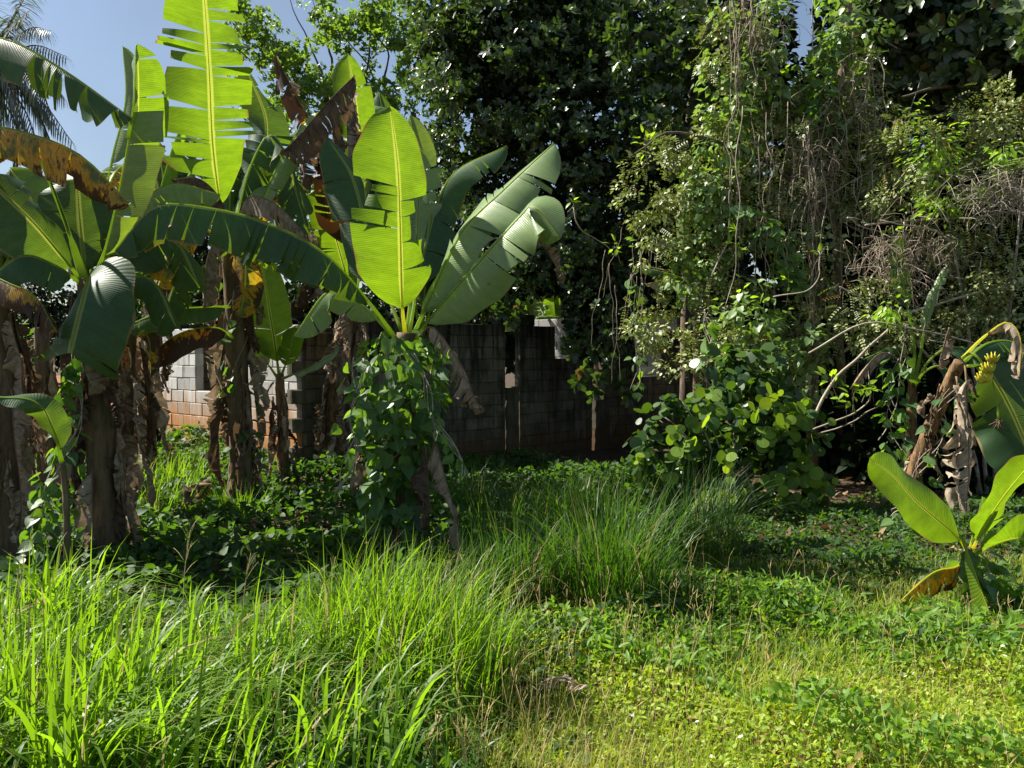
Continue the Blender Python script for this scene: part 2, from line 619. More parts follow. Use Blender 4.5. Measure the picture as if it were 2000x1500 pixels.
T_OBOV = leaf_tmpl([(0, 0.03), (0.35, 0.13), (0.72, 0.24), (1, 0.07)], 0.25, 0.18)
T_OVATE = leaf_tmpl([(0, 0.04), (0.3, 0.25), (0.65, 0.2), (1, 0.01)], 0.2, 0.22)
T_LANCE = leaf_tmpl([(0, 0.03), (0.35, 0.12), (0.7, 0.10), (1, 0.005)], 0.2, 0.3)
T_RH = rhomb_tmpl()
T_RHN = rhomb_tmpl(0.2)
HEART = [(0, 0.06), (0.12, -0.03), (0.30, 0.0), (0.44, 0.16), (0.46, 0.34), (0.36, 0.58), (0.20, 0.80), (0.07, 0.94), (0, 1.04)]
T_HEART = outline_tmpl(HEART, 0.25, 0.18)
HEART_S = [(0, 0.06), (0.30, 0.0), (0.45, 0.28), (0.24, 0.74), (0, 1.04)]
T_HEART_S = outline_tmpl(HEART_S, 0.25, 0.18)
ROUND = [(0, 0.02), (0.22, 0.03), (0.42, 0.20), (0.50, 0.45), (0.43, 0.72), (0.24, 0.92), (0, 0.98)]
T_ROUND = outline_tmpl(ROUND, 0.35, 0.05)


def spray_tmpl(pairs=6, leaflet=0.16, ang=65, droop=0.25):
    """A pinnate leaf: pairs of small leaflets along a stalk of unit length."""
    V, F, LC = [], [], []
    v0, f0, l0 = T_RHN
    for i in range(pairs):
        t = (i + 1) / pairs
        for sg in (-1, 1):
            a = math.radians(ang) * sg * (1 - 0.25 * t)
            c, s = math.cos(a), math.sin(a)
            b = len(V)
            size = leaflet * (1 - 0.25 * abs(t - 0.5))
            for x, y, z in v0:
                xx, yy = x * 1.5 * c + y * s, -x * 1.5 * s + y * c
                V.append((xx * size, t + yy * size, z * size - droop * t * t))
            LC += [tuple(q) for q in l0]
            F += [tuple(b + k for k in fc) for fc in f0]
    return np.array(V, float), np.array(F), np.array(LC, float)


T_SPRAY = spray_tmpl()
T_SPRAY_BIG = spray_tmpl(7, 0.22, 60, 0.35)


def frames(pos, ydir, zdir, scale):
    """Stack of 3x4 matrices: leaf axis ydir, upper side towards zdir."""
    y = ydir / np.linalg.norm(ydir, axis=1, keepdims=True)
    x = np.cross(y, zdir)
    nx = np.linalg.norm(x, axis=1, keepdims=True)
    x = np.where(nx < 1e-4, np.array([[1.0, 0, 0]]), x / np.maximum(nx, 1e-9))
    z = np.cross(x, y)
    R = np.stack([x, y, z], axis=2) * np.asarray(scale)[:, None, None]
    return R, pos


def scatter(name, tmpl, pos, ydir, zdir, scale, mat, parent=None, kind='stuff', rnd=None, smooth=True):
    V, F, LC = tmpl
    R, p = frames(np.asarray(pos, float), np.asarray(ydir, float), np.asarray(zdir, float), scale)
    W = np.einsum('mij,nj->mni', R, V) + p[:, None, :]
    m, n = len(p), len(V)
    FF = (F[None] + (np.arange(m) * n)[:, None, None]).reshape(-1, F.shape[1])
    if rnd is None:
        rnd = rng.random(m)
    at = {'rnd': ('FLOAT', np.repeat(rnd, n)), 'lc': ('FLOAT_VECTOR', np.tile(LC, (m, 1)))}
    return mesh_obj(name, W.reshape(-1, 3), FF, mat, parent, smooth, at, kind)


def shared_leaf(name, tmpl, mat):
    V, F, LC = tmpl
    o = mesh_obj(name, V, [tuple(f) for f in F.tolist()], mat, None, True, {'lc': ('FLOAT_VECTOR', LC)})
    me = o.data
    bpy.data.objects.remove(o)
    return me


def mat4(pos, ydir, zdir, s):
    y = Vector(ydir).normalized()
    x = y.cross(Vector(zdir))
    x = x.normalized() if x.length > 1e-4 else Vector((1, 0, 0))
    z = x.cross(y)
    m = Matrix((x, y, z)).transposed() * s
    m = m.to_4x4()
    m.translation = pos
    return m


def rdirs(n, up=0.0):
    v = rng.normal(size=(n, 3))
    v[:, 2] += up
    return v / np.linalg.norm(v, axis=1, keepdims=True)


def blob(px, py, d, rx, ry, rd):
    """An ellipsoid given by its pixel centre, distance, pixel radii and depth radius."""
    k = d / FPX
    return np.array(P(px, py, d)), np.array([rx * k, rd, ry * k])


def clumps(blobs, n_clump, r_clump, n_pts, shell=0.55, squash=0.75, keep=None):
    """Points gathered in small clumps that sit mostly near the skin of the blobs. Returns points, outward directions."""
    vol = np.array([b[1][0] * b[1][2] for b in blobs])
    pick = rng.choice(len(blobs), n_clump, p=vol / vol.sum())
    C = np.array([blobs[i][0] for i in pick])
    R = np.array([blobs[i][1] for i in pick])
    dirs = rdirs(n_clump)
    rad = shell + (1 - shell) * rng.random(n_clump) ** 0.7
    inner = rng.random(n_clump) < 0.25
    rad[inner] *= rng.random(inner.sum())
    cc = C + dirs * R * rad[:, None]
    out = dirs / R
    out /= np.linalg.norm(out, axis=1, keepdims=True)
    idx = rng.integers(0, n_clump, n_pts)
    sz = r_clump * (0.6 + 0.8 * rng.random(n_clump))
    off = rdirs(n_pts) * (rng.random(n_pts) ** 0.45)[:, None]
    p = cc[idx] + off * sz[idx][:, None] * np.array([1, 1, squash])
    o = out[idx] * 0.6 + off * 0.8
    o /= np.linalg.norm(o, axis=1, keepdims=True) + 1e-9
    if keep is not None:
        k = keep(p)
        p, o, cc2 = p[k], o[k], cc
    return p, o, cc


def rosettes(p, out, per, spread=0.9, upz=0.5):
    """Expand each point to a whorl of leaves round an outward and upward axis."""
    n = len(p)
    ax = out + np.array([0, 0, upz])
    ax /= np.linalg.norm(ax, axis=1, keepdims=True)
    ref = np.tile(np.array([[0.3, 0.5, 0.81]]), (n, 1))
    a = np.cross(ax, ref)
    a /= np.linalg.norm(a, axis=1, keepdims=True) + 1e-9
    b = np.cross(ax, a)
    ph = rng.random(n) * 6.28
    PP, YY, ZZ = [], [], []
    for k in range(per):
        th = ph + k * 2.4
        tilt = spread * (0.35 + 0.75 * rng.random(n))
        side = a * np.cos(th)[:, None] + b * np.sin(th)[:, None]
        y = ax * np.cos(tilt)[:, None] + side * np.sin(tilt)[:, None]
        z = ax * np.sin(tilt)[:, None] - side * np.cos(tilt)[:, None]
        PP.append(p); YY.append(y); ZZ.append(z)
    return np.concatenate(PP), np.concatenate(YY), np.concatenate(ZZ)


def pix(p):
    """Photo pixel of world points (n,3)."""
    x = p[:, 0] - EYE.x; y = p[:, 1] - EYE.y; z = p[:, 2] - EYE.z
    f = y * CP - z * SP
    u = y * SP + z * CP
    return 1000 + FPX * x / f, 750 - FPX * u / f


# ------------------------------------------------------------------ banana parts
def lamina_shape(t, tipw=0.30):
    a = min(1.0, max(0.0, t / 0.16)) ** 0.6
    if t > 1 - tipw:
        k = (t - (1 - tipw)) / tipw
        a *= max(0.0, 1 - k ** 2.3) ** 0.75
    return a * (0.9 + 0.1 * math.sin(math.pi * min(1, t * 1.2)))


def banana_leaf(plant, pts, W, nrm, mat, rib='midrib', s0=0.14, fold=-0.12, droop=0.5, hang=0.0, tear=0.35, strip=0.08,
                seed=0, right=1.0, left=1.0, crumple=0.0, sweep=0.25, name='leaf', r0=0.018, K=7, label=None, end=1.0, gap=0.35, taper=0.0, plan=None):
    """One blade on its midrib. pts run from the crown to the tip, nrm is the side the upper face looks to."""
    rr = random.Random(seed * 7919 + 13)
    NS = 80
    path = catmull(pts, NS)
    length = sum((b - a).length for a, b in zip(path, path[1:]))
    nrm = Vector(nrm)
    T, B, NN = [], [], []
    for i in range(NS + 1):
        t = (path[min(NS, i + 1)] - path[max(0, i - 1)]).normalized()
        b = t.cross(nrm)
        if b.length < 0.05:
            b = B[-1].copy() if B else t.cross(Vector((0.3, 0.7, 0.6)))
        b.normalize()
        if B and b.dot(B[-1]) < 0:
            b = -b
        T.append(t); B.append(b); NN.append(b.cross(t))

    def at(arr, s):
        x = min(NS - 1e-6, max(0, s * NS))
        i = int(x)
        return arr[i].lerp(arr[i + 1], x - i)

    QS = [0.0, 0.065] + [0.065 + 0.935 * (i + 1) / (K - 1) for i in range(K - 1)]
    V, LC, F = [], [], []
    ph = [rr.uniform(0, 6.28) for _ in range(8)]
    for sg, wf in ((1, right), (-1, left)):
        if wf <= 0:
            continue
        cuts = [s0]
        s = s0
        while s < end - 0.02:
            s += strip * (0.25 + 2.2 * rr.random() ** 2)
            if s < end - 0.03 and rr.random() < tear:
                cuts.append(s)
        cuts.append(end)
        steps = plan[0 if sg > 0 else 1] if plan else None
        if steps:
            cuts = [s0] + [q[0] for q in steps]
        for ci, (a, b_) in enumerate(zip(cuts, cuts[1:])):
            torn = len(cuts) > 2
            ex_d = (rr.uniform(-0.25, 0.7) + (0.9 if rr.random() < 0.2 else 0)) * tear if torn else 0
            ex_w = 1.05 - 0.30 * rr.random() ** 1.5 if torn else 1
            tw = rr.uniform(-0.6, 0.6) * tear if torn else 0
            if steps:
                ex_w, ex_d = steps[ci][1], steps[ci][2]
                tw = 0.1 * ex_d
            m = max(3, int((b_ - a) * 48))
            sid = rr.random()
            base = len(V)
            g0 = gap * min(0.02, (b_ - a) * 0.3) * (a > s0)
            g1 = gap * min(0.02, (b_ - a) * 0.3) * (b_ < end)
            for i in range(m + 1):
                s = a + (b_ - a) * i / m
                tl = (s - s0) / max(1e-6, 1 - s0)
                w = W * wf * lamina_shape(min(1, tl)) * ex_w
                w *= (1 + 0.35 * taper - taper * tl) * (1 + 0.035 * math.sin(9 * s + ph[0]) + 0.015 * math.sin(23 * s + ph[1] * sg))
                c, t, b, n = at(path, s), at(T, s), at(B, s), at(NN, s)
                c = c + t * 0
                pos = c.copy()
                mid = (i / m - 0.5) * 2
                for k in range(K + 1):
                    q = QS[k]
                    if k > 0:
                        dq = QS[k] - QS[k - 1]
                        phi = fold + (droop + ex_d + 0.18 * math.sin(7 * s + ph[2] + sg)) * q + tw * mid * q
                        d = b * sg * math.cos(phi) - n * math.sin(phi)
                        if hang > 0:
                            h = hang * min(1.0, q * 1.6 + 0.25)
                            d = d.lerp(Vector((0, 0, -1)), h)
                            d.normalize()
                        pos = pos + d * (w * dq) + t * (sweep * w * dq)
                    p = pos.copy()
                    # torn edges part towards the rim
                    p -= t * length * mid * q * (g1 if mid > 0 else g0)
                    rip = 0.05 * W * (math.sin(13 * s + ph[3] + sg) + 0.5 * math.sin(31 * s + ph[4])) * q
                    p += n * rip * q
                    if crumple:
                        cr = crumple * q
                        p += Vector((math.sin(11 * s + 4 * q + ph[5]), math.sin(9 * s - 5 * q + ph[6]), math.sin(13 * s + 5 * q + ph[7]))) * cr * 1.6
                        p += Vector((rr.uniform(-1, 1), rr.uniform(-1, 1), rr.uniform(-1, 1))) * cr * 0.30
                    V.append(p)
                    LC.append((sg * q, s * length / 2.2, sid))
            for i in range(m):
                for k in range(K):
                    v0 = base + i * (K + 1) + k
                    f = (v0, v0 + 1, v0 + K + 2, v0 + K + 1)
                    F.append(f if sg > 0 else f[::-1])
    o = mesh_obj(name, V, F, M[mat], plant, True, {'lc': ('FLOAT_VECTOR', np.array(LC))})
    if label:
        o['label'] = label
    # midrib with its stalk, a touch below the blade
    off = [p + n * 0.003 for p, n in zip(path, NN)]
    npts = int(NS * end)
    rad = [max(0.0025, r0 * (1.15 - 1.05 * (i / NS) ** 0.7) * (1.0 if i / NS < s0 else 0.7)) for i in range(npts + 1)]
    sel = list(range(0, npts + 1, 4))
    v, f = tube_data([off[i] for i in sel], [rad[i] for i in sel], 6)
    mesh_obj('midrib', v, f, M[rib], o)
    return o


def dry_leaf(plant, top, length, width, seed, mat='dead', lean=(0, 0), name='dry_leaf', crumple=0.02):
    """A dead blade hanging from the stem, folded and twisted."""
    rr = random.Random(seed * 31 + 5)
    top = Vector(top)
    lx, ly = lean
    pts = [top]
    p = top.copy()
    n = 5
    for i in range(n):
        k = (i + 1) / n
        p = p + Vector((lx * (1 - k) * 0.35 + rr.uniform(-0.03, 0.03), ly * (1 - k) * 0.35 + rr.uniform(-0.03, 0.03), -length / n))
        pts.append(p.copy())
    a = rr.uniform(0, 6.28)
    return banana_leaf(plant, pts, width, (math.cos(a), math.sin(a), 0.2), mat, 'midrib_d', s0=0.05, fold=rr.uniform(0.7, 1.35),
                       droop=rr.uniform(-0.9, 0.9), hang=0.35, tear=0.85, strip=0.12, seed=seed, crumple=crumple, sweep=-0.3,
                       name=name, r0=0.010, K=4, gap=0.9)


def pseudostem(plant, pts, r0, r1, mat='stem', seed=0):
    """Stem of overlapping sheaths: a ridged tube with the edges of the sheaths standing proud."""
    rr = random.Random(seed)
    n, sides = 40, 18
    path = catmull(pts, n)
    V, F = [], []
    ph = [rr.uniform(0, 6.28) for _ in range(4)]
    for i, p in enumerate(path):
        t = (path[min(n, i + 1)] - path[max(0, i - 1)]).normalized()
        a = t.cross(Vector((0.1, 1, 0))).normalized()
        b = t.cross(a)
        s = i / n
        r = r0 + (r1 - r0) * s + 0.35 * r0 * max(0, 0.12 - s) / 0.12
        for k in range(sides):
            th = 2 * math.pi * k / sides
            saw = ((th * 2.5 / (2 * math.pi) + s * 3.3 + ph[0]) % 1.0)
            rad = r * (0.92 + 0.16 * saw + 0.05 * math.sin(5 * th + 9 * s + ph[1]) + 0.04 * math.sin(31 * s + ph[2]))
            V.append(p + (a * math.cos(th) + b * math.sin(th)) * rad)
    for i in range(n):
        for k in range(sides):
            k2 = (k + 1) % sides
            F.append((i * sides + k, i * sides + k2, (i + 1) * sides + k2, (i + 1) * sides + k))
    F.append(tuple(n * sides + k for k in range(sides)))
    return mesh_obj('pseudostem', V, F, M[mat], plant), path


def dress_stem(plant, path, r, n, seed, lo=0.15, hi=1.0, mats=('dead', 'dead_dark', 'dead_pale'), lmin=0.35, lmax=0.9, wmin=0.05, wmax=0.13, bias=None):
    rr = random.Random(seed)
    for i in range(n):
        s = lo + (hi - lo) * ((i + rr.random()) / n)
        p = path[int(s * (len(path) - 1))]
        a = rr.uniform(0, 6.28)
        if bias is not None and rr.random() < 0.7:
            a = bias + rr.uniform(-1.6, 1.6)
        top = p + Vector((math.cos(a), math.sin(a), 0)) * r * rr.uniform(0.9, 1.3)
        ln = min(rr.uniform(lmin, lmax), max(0.2, top.z - gz(top.x, top.y) - 0.03))
        dry_leaf(plant, top, ln, rr.uniform(wmin, wmax), seed * 100 + i, rr.choice(mats), (math.cos(a) * 0.15, math.sin(a) * 0.15),
                 crumple=rr.uniform(0.012, 0.03))


# ------------------------------------------------------------------ grass
def blades(name, base, h, lean, bend, width, mat, parent=None, kind='stuff', seg=5, droop=0.25, stiff=2.0):
    """Tapering, bending blades; every argument one value per blade."""
    base = np.asarray(base, float)
    m = len(base)
    s = np.linspace(0, 1, seg + 1)
    lx, ly = np.cos(lean), np.sin(lean)
    hs = h[:, None] * s[None]
    fwd = h[:, None] * bend[:, None] * s[None] ** stiff
    dz = hs * np.sqrt(np.clip(1 - (bend[:, None] * s[None] ** (stiff - 1)) ** 2 * 0.5, 0.1, 1)) - h[:, None] * droop * np.clip(bend[:, None], 0, 2) * s[None] ** 4
    c = np.stack([base[:, 0:1] + fwd * lx[:, None], base[:, 1:2] + fwd * ly[:, None], base[:, 2:3] + dz], axis=2)
    tw = lean + np.pi / 2 + rng.normal(0, 0.5, m)
    side = np.stack([np.cos(tw), np.sin(tw), np.zeros(m)], axis=1)
    prof = np.minimum(1, 0.55 + 1.2 * s) * (1 - s ** 2.2) + 0.02
    off = side[:, None, :] * (width[:, None] * prof[None])[:, :, None] * 0.5
    keel = np.zeros_like(c); keel[:, :, 2] = 0
    V = np.stack([c - off, c + off], axis=2).reshape(m, (seg + 1) * 2, 3)
    f = np.array([(2 * i, 2 * i + 1, 2 * i + 3, 2 * i + 2) for i in range(seg)])
    n = (seg + 1) * 2
    FF = (f[None] + (np.arange(m) * n)[:, None, None]).reshape(-1, 4)
    rnd = rng.random(m)
    LC = np.stack([np.tile([-1.0, 1.0], seg + 1), np.repeat(s, 2), np.zeros(n)], axis=1)
    at = {'rnd': ('FLOAT', np.repeat(rnd, n)), 'lc': ('FLOAT_VECTOR', np.tile(LC, (m, 1)))}
    return mesh_obj(name, V.reshape(-1, 3), FF, mat, parent, True, at, kind)


def grass_mat(name, ca, cb, ta, tip, trans=0.45, rough=0.45, old=(0.35, 0.27, 0.12), old_p=0.06):
    m, t = nt(name)
    r = attr(t, 'rnd')
    lc = t.nodes.new('ShaderNodeSeparateXYZ')
    L(t, attr(t, 'lc', 'Vector'), lc.inputs[0])
    col = mixc(t, r, ca, cb)
    col = mixc(t, math_n(t, 'MULTIPLY', math_n(t, 'POWER', lc.outputs[1], 3.0), 0.6), col, tip)
    tc = mixc(t, r, ta, tuple(x * 0.75 for x in ta))
    pick = math_n(t, 'GREATER_THAN', math_n(t, 'FRACT', math_n(t, 'MULTIPLY', r, 53.3)), 1 - old_p)
    col = mixc(t, pick, col, old)
    tc = mixc(t, pick, tc, old)
    finish_leaf(t, col, tc, trans, rough, 0.4)
    return m


def tussock(name, label, px, py, n, hmin, hmax, spread, mat, w=(0.007, 0.016), lean=None, bendmax=0.75, group=None, straw=20):
    d = gdist(px, py)
    c = P(px, py, d)
    t = thing(name, label, 'grass clump', (c.x, c.y, gz(c.x, c.y)), group)
    th = rng.random(n) * 6.28
    r = spread * rng.random(n) ** 0.6
    x = c.x + r * np.cos(th); y = c.y + r * np.sin(th) * 0.8
    base = np.stack([x, y, gzv(x, y) - 0.02], axis=1)
    h = hmin + (hmax - hmin) * rng.random(n) ** 0.8
    ln = th + rng.normal(0, 0.7, n)
    if lean is not None:
        k = rng.random(n) < 0.45
        ln[k] = lean + rng.normal(0, 0.6, k.sum())
    bend = np.clip(rng.normal(bendmax * 0.55, bendmax * 0.3, n), 0.05, bendmax * 1.35) * (0.5 + 0.6 * r / spread)
    width = w[0] + (w[1] - w[0]) * rng.random(n)
    blades('blades', base, h, ln, bend, width, mat, t, droop=0.35)
    return t

# ------------------------------------------------------------------ more materials
M['dark_leaf'] = leaf_mat('dark_evergreen_leaf', (0.012, 0.028, 0.010), (0.13, 0.18, 0.075), (0.05, 0.11, 0.008), (0.18, 0.32, 0.02), trans=0.26, rough=0.34, spec=0.55, old=(0.20, 0.13, 0.03), old_p=0.012)  # pale end of the colour range paints glints on the leaves
M['fill_leaf'] = leaf_mat('shade_fill_leaf', (0.006, 0.013, 0.005), (0.022, 0.04, 0.012), (0.03, 0.07, 0.008), trans=0.15, rough=0.6, spec=0.2)  # near-black leaf colour stands for deep shade in and behind the trees
M['olive_leaf'] = leaf_mat('olive_creeper_leaf', (0.10, 0.14, 0.038), (0.46, 0.49, 0.22), (0.26, 0.34, 0.04), trans=0.22, rough=0.45, spec=0.35, old=(0.30, 0.19, 0.04), old_p=0.03)  # wide colour range paints sunlit specks among darker leaves
M['light_leaf'] = leaf_mat('light_tree_leaf', (0.06, 0.12, 0.025), (0.16, 0.25, 0.045), (0.20, 0.36, 0.02), (0.36, 0.54, 0.035), trans=0.42, rough=0.45)
M['lime_leaf'] = leaf_mat('lime_sprig_leaf', (0.17, 0.32, 0.02), (0.26, 0.42, 0.03), (0.45, 0.70, 0.02), trans=0.5, rough=0.4)
M['vine_leaf'] = leaf_mat('heart_vine_leaf', (0.03, 0.08, 0.025), (0.13, 0.23, 0.06), (0.15, 0.34, 0.012), (0.32, 0.55, 0.02), trans=0.36, rough=0.42, spec=0.4, obj=True, vein=(0.16, 0.26, 0.09))
M['vine_leaf_s'] = leaf_mat('creeper_heart_leaf', (0.035, 0.08, 0.025), (0.10, 0.18, 0.05), (0.16, 0.34, 0.012), (0.28, 0.5, 0.02), trans=0.36, rough=0.38, spec=0.45)
M['pale_heart'] = leaf_mat('pale_creeper_leaf', (0.12, 0.20, 0.07), (0.26, 0.36, 0.14), (0.28, 0.46, 0.04), trans=0.35, rough=0.42, spec=0.4)
M['round_leaf'] = leaf_mat('round_bush_leaf', (0.03, 0.085, 0.026), (0.20, 0.31, 0.035), (0.16, 0.30, 0.01), (0.48, 0.64, 0.02), trans=0.40, rough=0.6, spec=0.15, obj=True, vein=(0.17, 0.27, 0.09))
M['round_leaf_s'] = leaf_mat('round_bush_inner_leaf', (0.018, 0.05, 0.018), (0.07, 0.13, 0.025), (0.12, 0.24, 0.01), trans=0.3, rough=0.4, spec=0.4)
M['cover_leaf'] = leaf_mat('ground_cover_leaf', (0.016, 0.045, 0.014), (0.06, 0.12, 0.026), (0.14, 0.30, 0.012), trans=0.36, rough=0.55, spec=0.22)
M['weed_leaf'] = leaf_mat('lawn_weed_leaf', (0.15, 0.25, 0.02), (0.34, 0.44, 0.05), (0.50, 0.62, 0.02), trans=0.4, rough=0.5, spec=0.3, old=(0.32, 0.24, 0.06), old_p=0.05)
M['palm_leaf'] = leaf_mat('palm_leaflet', (0.05, 0.075, 0.045), (0.14, 0.17, 0.12), (0.16, 0.22, 0.05), trans=0.25, rough=0.35, spec=0.6)
M['weed_green'] = leaf_mat('tall_weed_leaf', (0.06, 0.14, 0.02), (0.17, 0.29, 0.04), (0.28, 0.50, 0.02), trans=0.4, rough=0.5, spec=0.25, old=(0.34, 0.26, 0.08), old_p=0.03)
M['flower'] = leaf_mat('white_petal', (0.75, 0.75, 0.80), (0.8, 0.78, 0.72), (0.6, 0.6, 0.6), trans=0.3, rough=0.6)
M['litter'] = leaf_mat('leaf_litter', (0.07, 0.045, 0.025), (0.26, 0.18, 0.10), (0.2, 0.1, 0.03), trans=0.15, rough=0.8, spec=0.1)
M['grass_sun'] = grass_mat('tall_grass_sunlit', (0.035, 0.11, 0.008), (0.13, 0.24, 0.016), (0.30, 0.54, 0.010), (0.24, 0.32, 0.05), trans=0.5)  # sunlit copy of the tall grass colour
M['grass_shade'] = grass_mat('tall_grass_shade', (0.022, 0.07, 0.012), (0.06, 0.125, 0.02), (0.13, 0.30, 0.010), (0.09, 0.16, 0.035), trans=0.38)  # darker copy of the tall grass, shade painted into its colour
M['lawn'] = grass_mat('lawn_blades', (0.18, 0.28, 0.02), (0.36, 0.43, 0.05), (0.50, 0.60, 0.03), (0.42, 0.42, 0.10), trans=0.45, old=(0.45, 0.36, 0.14), old_p=0.1)
M['straw_blade'] = grass_mat('straw_blades', (0.34, 0.32, 0.06), (0.50, 0.44, 0.14), (0.52, 0.48, 0.08), (0.52, 0.44, 0.18), trans=0.35, old=(0.5, 0.38, 0.18), old_p=0.3)
M['straw'] = solid_mat('straw', (0.34, 0.25, 0.09), (0.52, 0.42, 0.18), 12, 0.7, 0.1)
M['banana_fruit'] = solid_mat('banana_fruit', (0.42, 0.38, 0.02), (0.60, 0.50, 0.04), 9, 0.45, 0.15)
M['pebble'] = solid_mat('white_litter', (0.5, 0.5, 0.5), (0.7, 0.7, 0.7), 20, 0.8, 0.3)

# ------------------------------------------------------------------ ground
gx = np.concatenate([np.linspace(-600, -20, 12), np.arange(-19, 19.01, 0.25), np.linspace(20, 600, 12)])
gy = np.concatenate([np.linspace(-40, 0, 6), np.arange(0.5, 26, 0.25), np.linspace(27, 900, 16)])
GX, GY = np.meshgrid(gx, gy)
GZ = gzv(GX, GY)
GZ = np.where(GY > 30, GZ * 0 - 0.1, GZ) + 0.012 * np.sin(GX * 9.1) * np.sin(GY * 7.7)
nx, ny = len(gx), len(gy)
idx = np.arange(nx * ny).reshape(ny, nx)
gf = np.stack([idx[:-1, :-1], idx[:-1, 1:], idx[1:, 1:], idx[1:, :-1]], axis=2).reshape(-1, 4)
g = mesh_obj('ground', np.stack([GX, GY, GZ], axis=2).reshape(-1, 3), gf, M['soil'])
g['kind'] = 'structure'

# a low bank of bare red earth beyond the left bananas
bx = np.linspace(-16, -5.6, 40); by = np.linspace(16.5, 22, 24)
BX, BY = np.meshgrid(bx, by)
s = np.clip((BY - 17) / 2.6, 0, 1); s = s * s * (3 - 2 * s)
BZ = gzv(BX, BY) - 0.05 + s * (0.55 + 0.25 * np.sin(BX * 0.9) + 0.1 * np.sin(BX * 3.1 + BY)) * np.clip((-5.6 - BX) / 1.5, 0, 1)
BZ += 0.05 * rng.random(BZ.shape)
idx = np.arange(BX.size).reshape(BX.shape)
bf = np.stack([idx[:-1, :-1], idx[:-1, 1:], idx[1:, 1:], idx[1:, :-1]], axis=2).reshape(-1, 4)
o = mesh_obj('earth_bank', np.stack([BX, BY, BZ], axis=2).reshape(-1, 3), bf, M['red_soil'])
o['kind'] = 'structure'

# ------------------------------------------------------------------ the roofless block building
CORNER = Vector((-2.94, 11.9, 0))
UL = Vector((-0.75, 0.66, 0)).normalized()
UR = Vector((0.66, 0.75, 0)).normalized()


def block_mesh(nm, mat, lx, rr):
    """A concrete block with chipped, rounded arrises on its slightly recessed bed of mortar."""
    V, F = [], []

    def box(x, y, z, e, jit):
        b = len(V)
        for sx in (-1, 1):
            for sy in (-1, 1):
                for sz in (-1, 1):
                    j = [rr.uniform(-jit, jit) for _ in range(3)]
                    cx, cy, cz = sx * x / 2, sy * y / 2, sz * z / 2
                    V.append((cx - sx * e + j[0], cy + j[1], cz - sz * e + j[2]))   # on the face +-y
                    V.append((cx + j[0], cy - sy * e, cz - sz * e))                  # on the face +-x
                    V.append((cx - sx * e, cy - sy * e, cz + j[2]))                  # on the face +-z
        def c(i, j, k, w):
            return b + ((i * 2 + j) * 2 + k) * 3 + w
        for j in (0, 1):
            f = (c(0, j, 0, 0), c(1, j, 0, 0), c(1, j, 1, 0), c(0, j, 1, 0)); F.append(f if j == 0 else f[::-1])
        for i in (0, 1):
            f = (c(i, 0, 0, 1), c(i, 0, 1, 1), c(i, 1, 1, 1), c(i, 1, 0, 1)); F.append(f if i == 0 else f[::-1])
        for k in (0, 1):
            f = (c(0, 0, k, 2), c(0, 1, k, 2), c(1, 1, k, 2), c(1, 0, k, 2)); F.append(f if k == 0 else f[::-1])
        for i in (0, 1):
            for j in (0, 1):
                F.append((c(i, j, 0, 0), c(i, j, 1, 0), c(i, j, 1, 1), c(i, j, 0, 1)))
        for i in (0, 1):
            for k in (0, 1):
                F.append((c(i, 0, k, 1), c(i, 1, k, 1), c(i, 1, k, 2), c(i, 0, k, 2)))
        for j in (0, 1):
            for k in (0, 1):
                F.append((c(0, j, k, 0), c(1, j, k, 0), c(1, j, k, 2), c(0, j, k, 2)))
        for i in (0, 1):
            for j in (0, 1):
                for k in (0, 1):
                    F.append((c(i, j, k, 0), c(i, j, k, 1), c(i, j, k, 2)))
    box(lx - 0.014, 0.15, 0.187, 0.006, 0.003)
    n = len(V)
    x, y, z = lx / 2, 0.055, 0.1
    V += [(a * x, b * y, c * z) for a in (-1, 1) for b in (-1, 1) for c in (-1, 1)]
    F += [tuple(n + i for i in f) for f in ((0, 1, 3, 2), (4, 6, 7, 5), (0, 4, 5, 1), (2, 3, 7, 6), (0, 2, 6, 4), (1, 5, 7, 3))]
    ob = mesh_obj(nm, V, F, mat, None, False)
    me = ob.data
    bpy.data.objects.remove(ob)
    return me


def build_wall(ruin, name, origin, u, length, z0, inside, matkey, seed, label=None):
    """inside(a, z) says whether the wall stands at that place. Blocks are sub-parts of the wall."""
    rr = random.Random(seed)
    w = bpy.data.objects.new(name, None)
    COL.objects.link(w)
    adopt(w, ruin)
    if label:
        w['label'] = label
    full = [block_mesh('concrete_block', M[matkey], 0.4, rr) for _ in range(4)]
    half = [block_mesh('concrete_block', M[matkey], 0.2, rr) for _ in range(2)]
    n = Vector((u.y, -u.x, 0))
    cnt = 0
    for c in range(16):
        z = z0 + 0.1 + c * 0.2
        a = -0.2 if c % 2 else 0.0
        while a < length:
            for (aa, lx, pool) in (((a + 0.2, 0.4, full)),):
                ok = [inside(aa - 0.1, z), inside(aa + 0.1, z)]
                parts = []
                if all(ok):
                    parts = [(aa, full)]
                elif ok[0]:
                    parts = [(aa - 0.1, half)]
                elif ok[1]:
                    parts = [(aa + 0.1, half)]
                for q, pl in parts:
                    pos = origin + u * q + Vector((0, 0, z)) + n * rr.uniform(-0.006, 0.006)
                    m = Matrix((u, n, Vector((0, 0, 1)))).transposed().to_4x4()
                    m = m @ Matrix.Rotation(rr.uniform(-0.006, 0.006), 4, 'Y')
                    m.translation = pos
                    inst('concrete_block', rr.choice(pl), m, w)
                    cnt += 1
            a += 0.4
    return w


def a_of(px, org, u):
    k = (px - 1000.0) / FPX
    return (k * org.y - org.x) / (u.x - k * u.y)


def z_of(px, py, org, u):
    d = (org + u * a_of(px, org, u)).y
    return P(px, py, d).z


